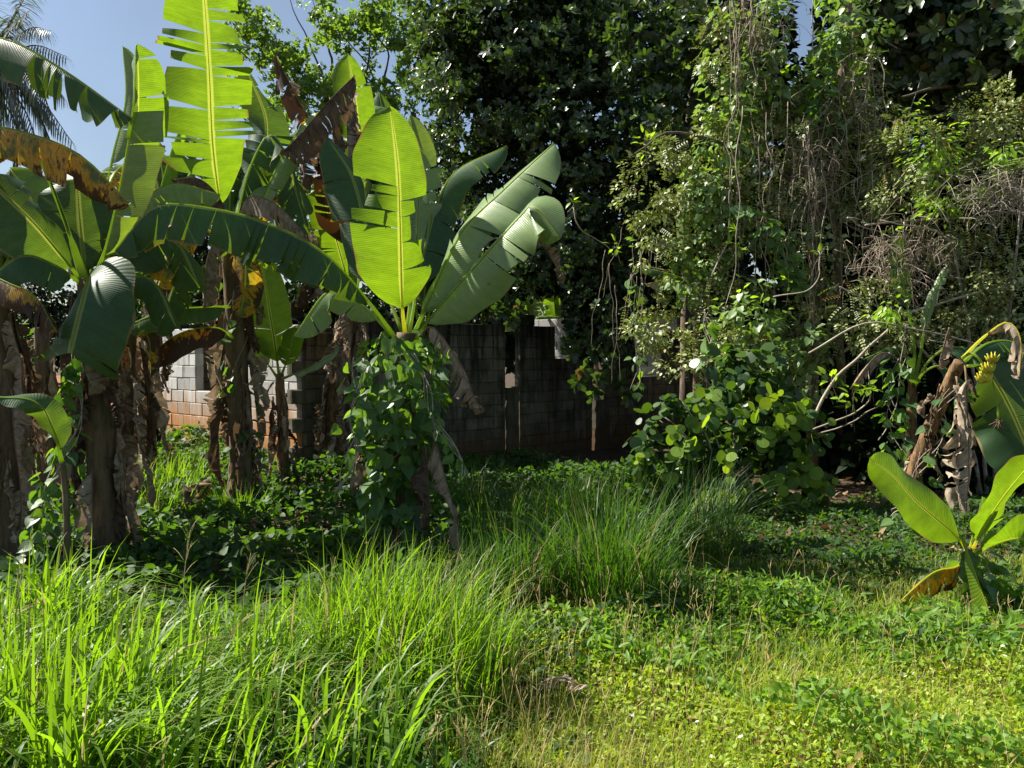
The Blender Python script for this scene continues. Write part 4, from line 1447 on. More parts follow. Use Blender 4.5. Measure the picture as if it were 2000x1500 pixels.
# lime-green leafy sprigs that catch the sun
SPR = [(1830, 290, 10.8, 75, 70, 46, 'big drooping lime green sprig in front of the dark hollow'), (1960, 300, 10.5, 35, 25, 16, 'small lime green tuft near the right edge'), (1850, 395, 10.7, 60, 25, 26, 'lime green sprig lying on the pale branch'), (1925, 375, 10.6, 30, 18, 10, 'little lime green tuft beside the heap of dry twigs'),
       (1260, 275, 12.0, 25, 20, 14, 'lime green tuft at the left edge of the olive creeper'), (1525, 165, 11.9, 25, 25, 14, 'lime green tuft below the gap of sky'), (1440, 450, 11.5, 16, 14, 8, 'upper lime green rosette on the slender stem'), (1438, 480, 11.5, 16, 14, 8, 'lower lime green rosette on the slender stem'),
       (1205, 480, 12.8, 24, 16, 12, 'lime green tuft hanging before the dark evergreen'), (1740, 610, 10.2, 30, 20, 16, 'lime green leaves on the long arching branch'), (1625, 740, 10.1, 22, 14, 10, 'left lime green tuft above the thin forked twigs'), (1665, 770, 10.1, 26, 18, 14, 'middle lime green tuft on the thin forked twigs'), (1692, 755, 10.1, 16, 14, 10, 'right lime green tuft on the thin forked twigs'),
       (1540, 545, 11.4, 26, 24, 14, 'yellowish green tuft among the creepers at mid height'), (1120, 397, 13.0, 12, 8, 6, 'tiny lime bud on the bent grey twig'), (1598, 490, 11.0, 8, 8, 5, 'single lime bud on the hooked twig'), (1740, 450, 11.0, 20, 10, 8, 'yellow-green tuft at the upper left of the dry tangle'), (1450, 580, 11.3, 18, 18, 8, 'lime green shoot low in the creepers')]
for k, (px, py, d, rx, ry, n, lab) in enumerate(SPR):
    c = P(px, py + ry, d)
    t = thing('leafy_sprig', lab, 'sprig', c, 'lime green sprigs')
    kk = d / FPX
    tube('stem', [P(px + rl.uniform(-15, 15), py + ry * 2.2, d + 0.15), P(px, py + ry * 0.6, d + 0.03), P(px, py - ry * 0.6, d)], 0.006, 0.003, M['twig'], t, 8, 5)
    off = rng.normal(size=(n, 3)) * np.array([rx * kk * 0.5, 0.08, ry * kk * 0.5])
    p = np.array(P(px, py, d)) + off
    y = off * np.array([3, 2, 1.5]) + np.array([0, -0.1, -0.15 if ry > 30 else 0.05]) + rng.normal(size=(n, 3)) * 0.12
    big = rx > 28
    if big:
        n = n * 5
        off = rng.normal(size=(n, 3)) * np.array([rx * kk * 0.5, 0.09, ry * kk * 0.5])
        p = np.array(P(px, py, d)) + off
        y = off * np.array([3, 2, 1.0]) + np.array([0, -0.1, -0.25]) + rng.normal(size=(n, 3)) * 0.15
    scatter('leaves', T_OVATE, p, y, np.tile([[0, -0.4, 1.0]], (n, 1)) + rng.normal(size=(n, 3)) * 0.3, (0.06 + 0.05 * rng.random(n)) if big else (0.09 + 0.05 * rng.random(n)), M['lime_leaf'], t)

# ------------------------------------------------------------------ banana plants
def pp_(*a):
    return [P(*q) for q in a]


FRONT = (0.45, -1.0, 0.15)      # a blade that shows us its face, turned a little from the sun
UPF = (0.0, -0.55, 0.85)

# the vine-clad banana in the middle
b0 = gp(790, 7.8)
plF = thing('banana_plant', 'central banana plant with a bright upright leaf and vine-wrapped stem', 'banana plant', b0, 'banana plants')
stF, pathF = pseudostem(plF, [b0, P(785, 900, 7.8), P(795, 650, 7.8)], 0.15, 0.10, 'stem', 1)
banana_leaf(plF, pp_((792, 660, 7.8), (785, 590, 7.75), (781, 430, 7.65), (776, 320, 7.6), (762, 208, 7.55)), 0.47, (0.80, -0.9, 0.0), 'fresh', 'midrib_y', s0=0.13, fold=-0.10, droop=0.35, tear=0.25, strip=0.14, seed=1, right=0.88, left=1.0, sweep=0.15, gap=0.5, taper=0.25, plan=([(0.30, 1.0, 0.05), (0.42, 0.95, 0.3), (0.53, 0.75, 0.9), (0.60, 0.7, 0.5), (1.0, 0.95, 0.2)], [(0.48, 1.06, 0.0), (0.55, 0.95, 0.35), (0.62, 0.7, 1.0), (0.66, 0.6, 0.7), (1.0, 1.0, 0.0)]))
banana_leaf(plF, pp_((805, 660, 7.8), (850, 560, 7.75), (905, 450, 7.7), (985, 370, 7.7), (1082, 280, 7.75)), 0.40, (-0.55, -0.65, 0.6), 'pale', s0=0.12, fold=0.1, droop=0.4, tear=0.4, strip=0.11, seed=2, right=1.0, left=0.75, gap=0.5)
banana_leaf(plF, pp_((812, 665, 7.75), (850, 610, 7.6), (930, 520, 7.3), (1010, 430, 7.1), (1045, 405, 7.0), (1095, 465, 6.9)), 0.36, (-0.6, -0.6, 0.6), 'pale', s0=0.10, fold=0.12, droop=0.4, tear=0.3, strip=0.12, seed=3, right=1.0, left=0.8)
banana_leaf(plF, pp_((775, 665, 7.75), (735, 610, 7.6), (640, 500, 7.3), (520, 435, 7.05), (400, 405, 6.85), (300, 405, 6.75), (225, 490, 6.7)), 0.36, (-0.25, -0.35, 1.0), 'mature', s0=0.16, fold=0.55, droop=0.6, hang=0.55, tear=0.75, strip=0.05, seed=4, gap=0.3)
banana_leaf(plF, pp_((800, 650, 7.9), (830, 480, 8.3), (880, 345, 8.6), (990, 285, 8.7)), 0.30, (-0.2, -0.3, 1.0), 'mature', s0=0.2, fold=0.3, droop=0.7, hang=0.25, tear=0.5, strip=0.08, seed=5)
banana_leaf(plF, pp_((795, 650, 8.0), (815, 450, 8.4), (815, 320, 8.5), (800, 225, 8.4)), 0.24, (-0.5, -0.8, 0.5), 'pale', s0=0.25, fold=0.1, droop=0.5, tear=0.2, seed=6)
banana_leaf(plF, pp_((785, 650, 8.0), (730, 500, 8.4), (690, 350, 8.7), (640, 270, 8.8)), 0.34, (0.5, -0.8, 0.5), 'mature', s0=0.2, fold=0.1, droop=0.6, tear=0.5, seed=7)
banana_leaf(plF, pp_((810, 650, 8.0), (900, 470, 8.5), (960, 400, 8.7), (1060, 430, 8.8)), 0.30, (0, -0.4, 1), 'mature', s0=0.2, fold=0.3, droop=0.7, hang=0.4, tear=0.5, seed=8)
banana_leaf(plF, pp_((770, 660, 7.85), (700, 590, 7.9), (640, 570, 7.9), (575, 655, 7.8)), 0.22, (-0.2, -0.5, 0.9), 'pale', s0=0.18, fold=0.3, droop=0.5, hang=0.3, tear=0.5, seed=9)
banana_leaf(plF, pp_((790, 650, 8.1), (770, 480, 8.6), (840, 400, 9.0), (870, 520, 9.2)), 0.30, (0, -0.5, 0.9), 'mature', s0=0.2, fold=0.4, droop=0.6, hang=0.4, tear=0.4, seed=10)
banana_leaf(plF, pp_((820, 655, 7.7), (845, 640, 7.55), (885, 690, 7.45), (915, 750, 7.4), (938, 800, 7.4)), 0.19, (0.6, -0.8, 0.3), 'dead', 'midrib_d', s0=0.12, fold=0.4, droop=0.7, hang=0.5, tear=0.9, strip=0.07, gap=1.1, seed=11, crumple=0.018, name='dry_leaf', r0=0.012)
banana_leaf(plF, pp_((845, 840, 7.5), (860, 900, 7.35), (885, 990, 7.3), (905, 1070, 7.3), (925, 1100, 7.25)), 0.13, (0.8, -0.6, 0.2), 'dead', 'midrib_d', s0=0.02, fold=0.4, droop=1.2, hang=0.2, tear=0.8, strip=0.12, seed=12, crumple=0.025, name='dry_leaf', r0=0.008)
dry_leaf(plF, P(830, 870, 7.5), 0.75, 0.12, 41, 'dead_dark', (0.1, -0.1))
dry_leaf(plF, P(700, 840, 7.6), 0.6, 0.10, 42, 'dead', (-0.1, 0))
dry_leaf(plF, P(1040, 470, 7.05), 0.35, 0.07, 43, 'dead', (0.3, 0))

# left banana with the big leaf hanging towards us
b0 = gp(200, 7.6)
plA = thing('banana_plant', 'left banana plant with a broad glossy leaf hanging forward over its ragged stem', 'banana plant', b0, 'banana plants')
stA, pathA = pseudostem(plA, [b0, P(195, 850, 7.6), P(170, 545, 7.6)], 0.15, 0.09, 'stem', 2)
banana_leaf(plA, pp_((168, 552, 7.5), (172, 545, 7.2), (160, 590, 6.95), (145, 650, 6.85), (128, 725, 6.85)), 0.52, (-0.15, -0.98, 0.25), 'mature', s0=0.12, fold=0.15, droop=0.55, tear=0.12, seed=21, left=1.0, right=1.0, sweep=0.45, end=0.88)
banana_leaf(plA, pp_((165, 548, 7.6), (130, 440, 7.5), (95, 345, 7.4), (62, 270, 7.35)), 0.035, (0.2, -1, 0), 'mature', s0=0.3, fold=-1.2, droop=-1.6, tear=0, seed=22, r0=0.04, sweep=0)
banana_leaf(plA, pp_((168, 545, 7.7), (158, 450, 7.8), (150, 350, 7.9)), 0.42, (0.3, -1, 0.2), 'mature', s0=0.1, fold=0.0, droop=0.5, tear=0.3, seed=23)
banana_leaf(plA, pp_((183, 545, 7.65), (205, 490, 7.6), (233, 370, 7.5), (256, 240, 7.45), (268, 120, 7.4)), 0.30, (-0.35, -0.9, 0.3), 'pale', s0=0.12, fold=0.15, droop=0.5, tear=0.55, strip=0.12, seed=24, left=0.2, end=0.78)
banana_leaf(plA, pp_((250, 270, 7.45), (262, 200, 7.4), (266, 88, 7.35)), 0.27, (-0.7, -0.75, 0.2), 'pale', s0=0.15, fold=0.1, droop=0.5, tear=0.1, seed=125, right=0.05)
banana_leaf(plA, pp_((190, 540, 7.8), (235, 400, 7.8), (265, 240, 7.7), (267, 85, 7.6)), 0.29, (0.75, -0.9, 0.0), 'fresh', s0=0.42, fold=-0.1, droop=0.4, tear=0.15, strip=0.12, seed=124, left=0.1)
banana_leaf(plA, pp_((195, 520, 7.9), (215, 330, 8.1), (245, 200, 8.1), (240, 90, 8.0)), 0.22, (-0.6, -0.7, 0.4), 'pale', s0=0.45, fold=0.1, droop=0.6, tear=0.2, seed=25)
banana_leaf(plA, pp_((160, 550, 7.6), (120, 500, 7.4), (60, 430, 7.2), (-30, 345, 7.1)), 0.36, (0.3, -0.75, 0.7), 'mature', s0=0.14, fold=0.1, droop=0.5, tear=0.25, seed=26)
banana_leaf(plA, pp_((158, 555, 7.55), (110, 520, 7.3), (40, 500, 7.1), (-40, 560, 7.0)), 0.30, (-0.1, -0.5, 0.9), 'mature', s0=0.14, fold=0.3, droop=0.6, hang=0.35, tear=0.3, seed=27)
banana_leaf(plA, pp_((182, 552, 7.6), (240, 540, 7.55), (300, 550, 7.5), (345, 640, 7.45)), 0.27, (0.1, -0.5, 0.9), 'mature', s0=0.16, fold=0.4, droop=0.6, hang=0.4, tear=0.3, seed=28)
banana_leaf(plA, pp_((190, 548, 7.7), (250, 430, 7.9), (330, 360, 8.0), (430, 380, 8.0)), 0.28, (0, -0.5, 0.9), 'pale', s0=0.16, fold=0.3, droop=0.6, hang=0.35, tear=0.6, seed=29)
banana_leaf(plA, pp_((185, 548, 7.75), (260, 480, 8.2), (340, 470, 8.4), (390, 560, 8.4)), 0.32, (0, -0.5, 0.9), 'mature', s0=0.16, fold=0.35, droop=0.5, hang=0.35, tear=0.3, seed=30)
banana_leaf(plA, pp_((178, 548, 7.8), (180, 400, 8.4), (130, 330, 8.8), (60, 400, 9.0)), 0.36, (0, -0.5, 0.9), 'mature', s0=0.16, fold=0.3, droop=0.5, hang=0.3, tear=0.3, seed=31)
dress_stem(plA, pathA, 0.14, 17, 5, lo=0.3, hi=0.98, lmin=0.5, lmax=1.3, wmin=0.07, wmax=0.19)

# banana at the left edge, crown out of frame
b0 = gp(15, 7.4)
plB = thing('banana_plant', 'banana plant at the left edge with browning arched leaves and shaggy dead skirt', 'banana plant', b0, 'banana plants')
stB, pathB = pseudostem(plB, [b0, P(15, 850, 7.4), P(-10, 560, 7.4)], 0.15, 0.10, 'stem', 3)
banana_leaf(plB, pp_((-10, 560, 7.4), (-120, 250, 7.3), (-60, 85, 7.2), (20, 80, 7.1), (130, 140, 7.0), (258, 232, 6.9)), 0.34, (0.1, -0.2, 1), 'mature', s0=0.35, fold=0.5, droop=0.7, hang=0.55, tear=0.9, strip=0.045, seed=32, gap=1.3)
banana_leaf(plB, pp_((-10, 560, 7.4), (-90, 350, 7.2), (-30, 255, 7.1), (60, 262, 7.0), (160, 305, 6.95), (255, 400, 6.9)), 0.30, (0.0, -0.3, 1), 'old', s0=0.25, fold=0.5, droop=0.6, hang=0.5, tear=0.7, strip=0.06, seed=33, crumple=0.006)
banana_leaf(plB, pp_((-10, 570, 7.35), (-40, 530, 7.1), (20, 555, 6.9), (70, 580, 6.85), (110, 650, 6.8)), 0.24, (0.0, -0.4, 1), 'yellow', s0=0.15, fold=0.5, droop=0.6, hang=0.55, tear=0.6, seed=34, crumple=0.008)
banana_leaf(plB, pp_((-5, 560, 7.45), (30, 470, 7.6), (60, 400, 7.8), (20, 330, 7.9)), 0.34, (0.3, -0.8, 0.5), 'mature', s0=0.2, fold=0.1, droop=0.5, tear=0.3, seed=35)
dress_stem(plB, pathB, 0.15, 16, 6, lo=0.35, hi=1.0, lmin=0.5, lmax=1.3, wmin=0.08, wmax=0.2)

# tall banana behind, with the huge upright leaf
b0 = gp(468, 9.7)
plC = thing('banana_plant', 'tall banana plant with a huge comb-torn leaf rising past the top edge', 'banana plant', b0, 'banana plants')
stC, pathC = pseudostem(plC, [b0, P(468, 800, 9.7), P(450, 480, 9.7)], 0.14, 0.10, 'stem', 4)
banana_leaf(plC, pp_((448, 490, 9.7), (430, 400, 9.6), (415, 280, 9.5), (408, 130, 9.4), (393, -90, 9.3)), 0.56, (0.80, -0.9, 0.0), 'fresh', 'midrib_y', s0=0.16, fold=-0.05, droop=0.3, tear=0.6, strip=0.045, seed=41, sweep=0.12, gap=0.55, right=1.0)
banana_leaf(plC, pp_((455, 485, 9.7), (510, 390, 9.6), (550, 310, 9.5), (612, 222, 9.4), (650, 260, 9.3)), 0.20, (-0.45, -0.6, 0.7), 'pale', s0=0.2, fold=0.2, droop=0.5, tear=0.5, seed=42, end=0.84)
banana_leaf(plC, pp_((550, 300, 9.4), (590, 260, 9.3), (640, 200, 9.2), (690, 150, 9.2)), 0.34, (-0.3, -0.6, 0.7), 'dead_dark', 'midrib_d', s0=0.02, fold=0.6, droop=0.6, hang=0.75, tear=0.8, strip=0.06, seed=43, crumple=0.015, name='dry_leaf', r0=0.012, left=0.3)
banana_leaf(plC, pp_((460, 485, 9.8), (500, 350, 10.1), (520, 240, 10.3), (480, 130, 10.3)), 0.30, (0.3, -0.8, 0.5), 'mature', s0=0.2, fold=0.1, droop=0.6, tear=0.6, seed=44, strip=0.05)
banana_leaf(plC, pp_((455, 660, 9.6), (420, 640, 9.4), (350, 652, 9.2), (285, 700, 9.1)), 0.25, (0, -0.3, 1), 'yellow', s0=0.1, fold=0.5, droop=0.4, hang=0.6, tear=0.2, seed=45)
banana_leaf(plC, pp_((450, 600, 9.6), (400, 600, 9.3), (320, 608, 9.1), (240, 640, 9.0)), 0.22, (0, -0.5, 0.9), 'mature', s0=0.1, fold=0.3, droop=0.4, hang=0.3, tear=0.3, seed=46)
banana_leaf(plC, pp_((448, 480, 9.6), (435, 400, 9.3), (390, 350, 9.1), (335, 352, 9.0)), 0.22, (0, -0.4, 1), 'dead_dark', 'midrib_d', s0=0.2, fold=0.5, droop=0.6, hang=0.6, tear=0.6, seed=47, crumple=0.012, name='dry_leaf')
banana_leaf(plC, pp_((455, 480, 9.6), (480, 390, 9.3), (540, 400, 9.1), (605, 470, 9.0)), 0.24, (0, -0.4, 1), 'dead', 'midrib_d', s0=0.2, fold=0.5, droop=0.6, hang=0.6, tear=0.6, seed=48, crumple=0.015, name='dry_leaf')
banana_leaf(plC, pp_((452, 480, 9.75), (470, 330, 10.4), (560, 330, 10.8), (600, 420, 10.8)), 0.32, (0, -0.5, 0.9), 'mature', s0=0.2, fold=0.3, droop=0.5, hang=0.3, tear=0.5, seed=49)
banana_leaf(plC, pp_((445, 485, 9.7), (390, 440, 9.4), (340, 470, 9.2), (310, 560, 9.1)), 0.26, (0, -0.5, 0.9), 'old', s0=0.2, fold=0.3, droop=0.5, hang=0.4, tear=0.5, seed=50)
banana_leaf(plC, pp_((448, 490, 9.65), (400, 520, 9.3), (350, 540, 9.1), (320, 620, 9.0)), 0.26, (0, -0.5, 0.9), 'mature', s0=0.15, fold=0.3, droop=0.5, hang=0.4, tear=0.4, seed=131)
banana_leaf(plC, pp_((448, 490, 9.8), (390, 400, 10.2), (320, 400, 10.4), (270, 500, 10.5)), 0.30, (0, -0.5, 0.9), 'mature', s0=0.15, fold=0.2, droop=0.5, hang=0.3, tear=0.4, seed=132)
banana_leaf(plC, pp_((455, 490, 9.5), (470, 470, 9.2), (480, 530, 9.1), (470, 620, 9.1)), 0.22, (0.2, -0.9, 0.3), 'old', s0=0.1, fold=0.3, droop=0.6, hang=0.2, tear=0.4, seed=133)
banana_leaf(plC, pp_((445, 490, 9.6), (420, 470, 9.3), (405, 520, 9.2), (400, 600, 9.2)), 0.20, (-0.2, -0.9, 0.3), 'dead', 'midrib_d', s0=0.1, fold=0.4, droop=0.7, hang=0.3, tear=0.5, seed=134, crumple=0.012, name='dry_leaf')
dress_stem(plC, pathC, 0.13, 22, 7, lo=0.22, hi=1.0, lmin=0.5, lmax=1.3, wmin=0.08, wmax=0.2)

# young sucker between them
b0 = gp(552, 11)
plD = thing('banana_plant', 'slim young banana with one upright leaf in front of the sunlit wall', 'banana plant', b0, 'banana plants')
stD, pathD = pseudostem(plD, [b0, P(552, 850, 11), P(546, 730, 11)], 0.08, 0.055, 'stem_o', 5)
banana_leaf(plD, pp_((545, 735, 11), (535, 660, 10.9), (522, 580, 10.8), (508, 490, 10.7)), 0.36, (0.75, -0.9, 0.0), 'fresh', s0=0.12, fold=-0.05, droop=0.35, tear=0.2, seed=51)
banana_leaf(plD, pp_((550, 732, 11), (565, 690, 10.9), (575, 640, 10.8)), 0.16, (0.5, -1, 0.1), 'fresh', s0=0.2, fold=-0.1, droop=0.4, tear=0.2, seed=52)
banana_leaf(plD, pp_((540, 735, 11), (515, 700, 10.9), (485, 660, 10.8)), 0.14, (0.2, -1, 0.3), 'fresh', s0=0.3, fold=-0.1, droop=0.4, tear=0.2, seed=53)
banana_leaf(plD, pp_((552, 740, 10.9), (600, 720, 10.7), (650, 690, 10.6), (655, 672, 10.6)), 0.09, (-0.2, -0.6, 0.8), 'pale', s0=0.2, fold=0.1, droop=0.4, tear=0.4, seed=54)
dress_stem(plD, pathD, 0.08, 9, 8, lo=0.3, hi=0.95, lmin=0.3, lmax=0.7, wmin=0.04, wmax=0.09)

# leaning, mostly dead banana
b0 = gp(640, 12)
plE = thing('banana_plant', 'leaning half-dead banana with dry brown leaves left of the vine-wrapped stem', 'banana plant', b0, 'banana plants')
stE, pathE = pseudostem(plE, [b0, P(655, 800, 11.9), P(690, 590, 11.8)], 0.16, 0.11, 'stem_o', 6)
banana_leaf(plE, pp_((690, 600, 11.8), (690, 420, 11.6), (700, 260, 11.5), (680, 105, 11.4)), 0.36, (0.4, -0.9, 0.3), 'fresh', s0=0.5, fold=0.2, droop=0.6, tear=0.5, seed=61)
banana_leaf(plE, pp_((690, 590, 11.8), (672, 400, 11.5), (620, 260, 11.3), (585, 200, 11.2), (540, 110, 11.2)), 0.30, (0.2, -0.5, 0.8), 'yellow', s0=0.45, fold=0.6, droop=0.6, hang=0.5, tear=0.8, strip=0.05, seed=62, crumple=0.02)
banana_leaf(plE, pp_((688, 590, 11.7), (672, 440, 11.4), (650, 340, 11.2), (625, 325, 11.1)), 0.36, (0.3, -0.9, 0.3), 'yellow', s0=0.4, fold=0.2, droop=0.6, tear=0.4, seed=63)
banana_leaf(plE, pp_((690, 590, 11.8), (660, 480, 11.7), (630, 380, 11.6), (610, 360, 11.6)), 0.28, (0.5, -1, 0.1), 'fresh', s0=0.2, fold=-0.1, droop=0.5, tear=0.5, seed=64)
banana_leaf(plE, pp_((685, 600, 11.7), (650, 540, 11.4), (600, 540, 11.2), (575, 600, 11.1)), 0.26, (0, -0.4, 1), 'yellow', s0=0.2, fold=0.5, droop=0.6, hang=0.6, tear=0.7, seed=65, crumple=0.01)
banana_leaf(plE, pp_((695, 590, 11.8), (720, 420, 12.0), (760, 300, 12.2), (740, 180, 12.2)), 0.40, (-0.2, -0.8, 0.6), 'mature', s0=0.3, fold=0.2, droop=0.6, tear=0.5, seed=66)
for k, (px, py, ln, w, m_) in enumerate(((645, 190, 1.0, 0.22, 'dead_dark'), (670, 200, 0.9, 0.2, 'dead'), (620, 250, 0.8, 0.2, 'dead_dark'), (590, 290, 0.6, 0.2, 'dead_dark'), (690, 170, 0.8, 0.18, 'dead'), (555, 150, 0.5, 0.14, 'dead'), (600, 440, 1.0, 0.22, 'dead'), (560, 420, 0.8, 0.2, 'dead_dark'), (675, 600, 0.9, 0.15, 'dead'))):
    dry_leaf(plE, P(px, py, 11.4), ln, w, 80 + k, m_, (0.1, -0.1))
dress_stem(plE, pathE, 0.15, 28, 9, lo=0.2, hi=0.98, lmin=0.4, lmax=1.0, wmin=0.06, wmax=0.14, mats=('dead', 'dead_pale', 'dead'))

# one more banana behind the arching leaf, and the rest of the crowded crowns
b0 = gp(288, 11)
plO = thing('banana_plant', 'crowded dark banana crown half hidden behind the arching central leaf', 'banana plant', b0, 'banana plants')
stO, pathO = pseudostem(plO, [b0, P(288, 750, 11), P(325, 480, 11)], 0.11, 0.08, 'stem', 18)
dress_stem(plO, pathO, 0.11, 16, 19, lo=0.2, hi=0.95, lmin=0.4, lmax=1.0, wmin=0.06, wmax=0.13)


def fill_crown(plant, px, py, d, n, seed, mats, wmin=0.2, wmax=0.34, spread=170, rise=(60, 230)):
    """Leaves that arch out of a crown on the far side, in every direction."""
    rc = random.Random(seed)
    for k in range(n):
        sx = (k + rc.random()) / n * 2 - 1
        up = rc.uniform(*rise)
        dx = sx * spread
        back = rc.uniform(0.0, 1.3)
        end = rc.uniform(-0.2, 0.9)
        pts = pp_((px, py, d), (px + dx * 0.35, py - up * 0.75, d + back * 0.3), (px + dx * 0.8, py - up, d + back * 0.7), (px + dx * 1.35, py - up * (1 - end), d + back))
        m_ = rc.choice(mats)
        dead = m_.startswith('dead')
        banana_leaf(plant, pts, rc.uniform(wmin, wmax), (sx * 0.3 + rc.uniform(-0.3, 0.3), -rc.uniform(0.2, 0.8), rc.uniform(0.4, 1.0)), m_, 'midrib_d' if dead else 'midrib',
                    s0=0.18, fold=rc.uniform(0.0, 0.4), droop=rc.uniform(0.3, 0.8), hang=rc.uniform(0.1, 0.5), tear=rc.uniform(0.4, 0.9), strip=rc.uniform(0.05, 0.1), seed=seed * 50 + k,
                    gap=rc.uniform(0.4, 1.0), crumple=0.012 if dead else 0.0, name='dry_leaf' if dead else 'leaf')


fill_crown(plO, 330, 490, 11, 11, 3, ('mature', 'mature', 'pale', 'old', 'fresh'))
fill_crown(plA, 172, 548, 7.9, 7, 4, ('mature', 'mature', 'old', 'pale'), 0.18, 0.30, 150, (40, 240))
fill_crown(plC, 450, 485, 9.9, 8, 5, ('mature', 'pale', 'old', 'dead', 'fresh'), 0.2, 0.32, 140, (60, 300))
fill_crown(plE, 690, 595, 12, 8, 6, ('mature', 'yellow', 'dead_dark', 'pale', 'dead', 'fresh'), 0.22, 0.36, 130, (100, 400))
fill_crown(plF, 825, 655, 8.2, 4, 7, ('mature', 'mature', 'pale'), 0.2, 0.30, 110, (120, 330))
fill_crown(plB, -5, 560, 7.6, 5, 8, ('mature', 'old', 'yellow'), 0.2, 0.3, 120, (40, 200))

# bare dead stem hung with dry leaves
b0 = gp(238, 9.2)
plJ = thing('dead_banana_plant', 'dead banana stem hung with long dry leaves, right of the left banana', 'banana plant', b0, 'banana plants')
stJ, pathJ = pseudostem(plJ, [b0, P(245, 850, 9.2), P(255, 640, 9.2)], 0.10, 0.06, 'stem', 7)
dress_stem(plJ, pathJ, 0.10, 20, 10, lo=0.4, hi=1.0, lmin=0.5, lmax=1.3, wmin=0.07, wmax=0.16, mats=('dead', 'dead', 'dead_pale', 'dead_dark'))
banana_leaf(plJ, pp_((255, 650, 9.2), (230, 660, 9.0), (235, 720, 8.9)), 0.12, (0.3, -1, 0.2), 'yellow', s0=0.1, fold=0.3, droop=0.5, tear=0.3, seed=71)
banana_leaf(plJ, pp_((258, 650, 9.2), (290, 660, 9.0), (295, 735, 8.9)), 0.10, (-0.3, -1, 0.2), 'yellow', s0=0.1, fold=0.3, droop=0.5, tear=0.3, seed=72)

# another shaggy stem further back on the far left
b0 = gp(95, 10.5)
plM = thing('withered_banana_plant', 'ragged banana stem standing between the two left bananas', 'banana plant', b0, 'banana plants')
stM, pathM = pseudostem(plM, [b0, P(90, 850, 10.5), P(80, 640, 10.5)], 0.13, 0.08, 'stem', 17)
dress_stem(plM, pathM, 0.12, 16, 12, lo=0.3, hi=1.0, lmin=0.5, lmax=1.2, wmin=0.07, wmax=0.15)

# low shoot with one broad leaf at the left edge
b0 = gp(125, 6.6)
plK = thing('banana_shoot', 'small banana shoot with one green leaf bending to the left edge', 'banana plant', b0, 'banana plants')
pseudostem(plK, [b0, P(130, 1000, 6.6), P(122, 900, 6.6)], 0.03, 0.02, 'stem', 8)
banana_leaf(plK, pp_((122, 905, 6.6), (105, 840, 6.5), (70, 785, 6.4), (-5, 775, 6.3)), 0.12, (-0.1, -0.6, 0.85), 'mature', s0=0.14, fold=0.1, droop=0.5, tear=0, seed=73)

# young bright banana on the right
b0 = gp(1895, 6.1)
plG = thing('banana_plant', 'small young banana with glowing yellow-green leaves, lower right', 'banana plant', b0, 'banana plants')
pseudostem(plG, [b0, P(1893, 1180, 6.1), P(1890, 1070, 6.1)], 0.05, 0.03, 'stem', 9)
banana_leaf(plG, pp_((1888, 1075, 6.1), (1865, 1045, 6.05), (1790, 980, 5.95), (1745, 930, 5.9), (1698, 895, 5.85)), 0.165, (0.75, -0.75, -0.15), 'fresh', 'midrib_y', s0=0.10, fold=-0.1, droop=0.5, tear=0.0, seed=81, r0=0.012)
banana_leaf(plG, pp_((1898, 1075, 6.1), (1915, 1040, 6.05), (1960, 970, 5.95), (2030, 885, 5.85)), 0.23, (0.55, -0.9, -0.2), 'fresh', 'midrib_y', s0=0.10, fold=-0.05, droop=0.25, tear=0.12, seed=82, r0=0.013)
banana_leaf(plG, pp_((1902, 1080, 6.05), (1930, 1068, 5.9), (1990, 1052, 5.75), (2060, 1075, 5.65)), 0.17, (0.6, -0.8, 0.0), 'fresh', 'midrib_y', s0=0.10, fold=0.1, droop=0.6, hang=0.2, tear=0.1, seed=83, r0=0.012)
banana_leaf(plG, pp_((1893, 1085, 6.05), (1893, 1090, 5.8), (1915, 1150, 5.62), (1942, 1222, 5.6)), 0.15, (0.8, -0.6, 0.0), 'fresh', 'midrib_y', s0=0.08, fold=0.05, droop=0.5, tear=0.35, strip=0.15, seed=84, r0=0.011)
banana_leaf(plG, pp_((1886, 1095, 6.05), (1865, 1108, 5.95), (1820, 1120, 5.85), (1752, 1180, 5.8)), 0.14, (0.0, -0.5, 0.9), 'old', 'midrib_y', s0=0.10, fold=0.4, droop=0.6, hang=0.55, tear=0.35, seed=85, r0=0.010)
banana_leaf(plG, pp_((1892, 1075, 6.15), (1905, 1020, 6.1), (1918, 970, 6.05)), 0.07, (0.6, -0.8, 0), 'fresh', 'midrib_y', s0=0.15, fold=-0.5, droop=-0.4, tear=0, seed=86, r0=0.009)

# leaning fruiting banana
b0 = gp(1770, 9.2)
plH = thing('banana_plant', 'leaning fruiting banana with a yellow bunch and long dead leaf, right side', 'banana plant', b0, 'banana plants')
stH, pathH = pseudostem(plH, [b0, P(1800, 880, 9.1), P(1850, 760, 8.9), P(1875, 705, 8.8)], 0.085, 0.06, 'stem_o', 10)
banana_leaf(plH, pp_((1878, 710, 8.8), (1885, 720, 8.6), (1890, 820, 8.5), (1892, 920, 8.5), (1885, 1020, 8.5)), 0.24, (0.4, -1, 0.1), 'dead_pale', 'midrib_d', s0=0.22, fold=0.3, droop=0.6, hang=0.25, tear=0.95, strip=0.07, gap=1.2, seed=91, crumple=0.03, name='dry_leaf', r0=0.012)
dry_leaf(plH, P(1868, 735, 8.6), 1.5, 0.10, 92, 'dead_pale', (0.02, -0.05))
dry_leaf(plH, P(1855, 640, 8.7), 0.4, 0.10, 93, 'dead', (-0.05, 0))
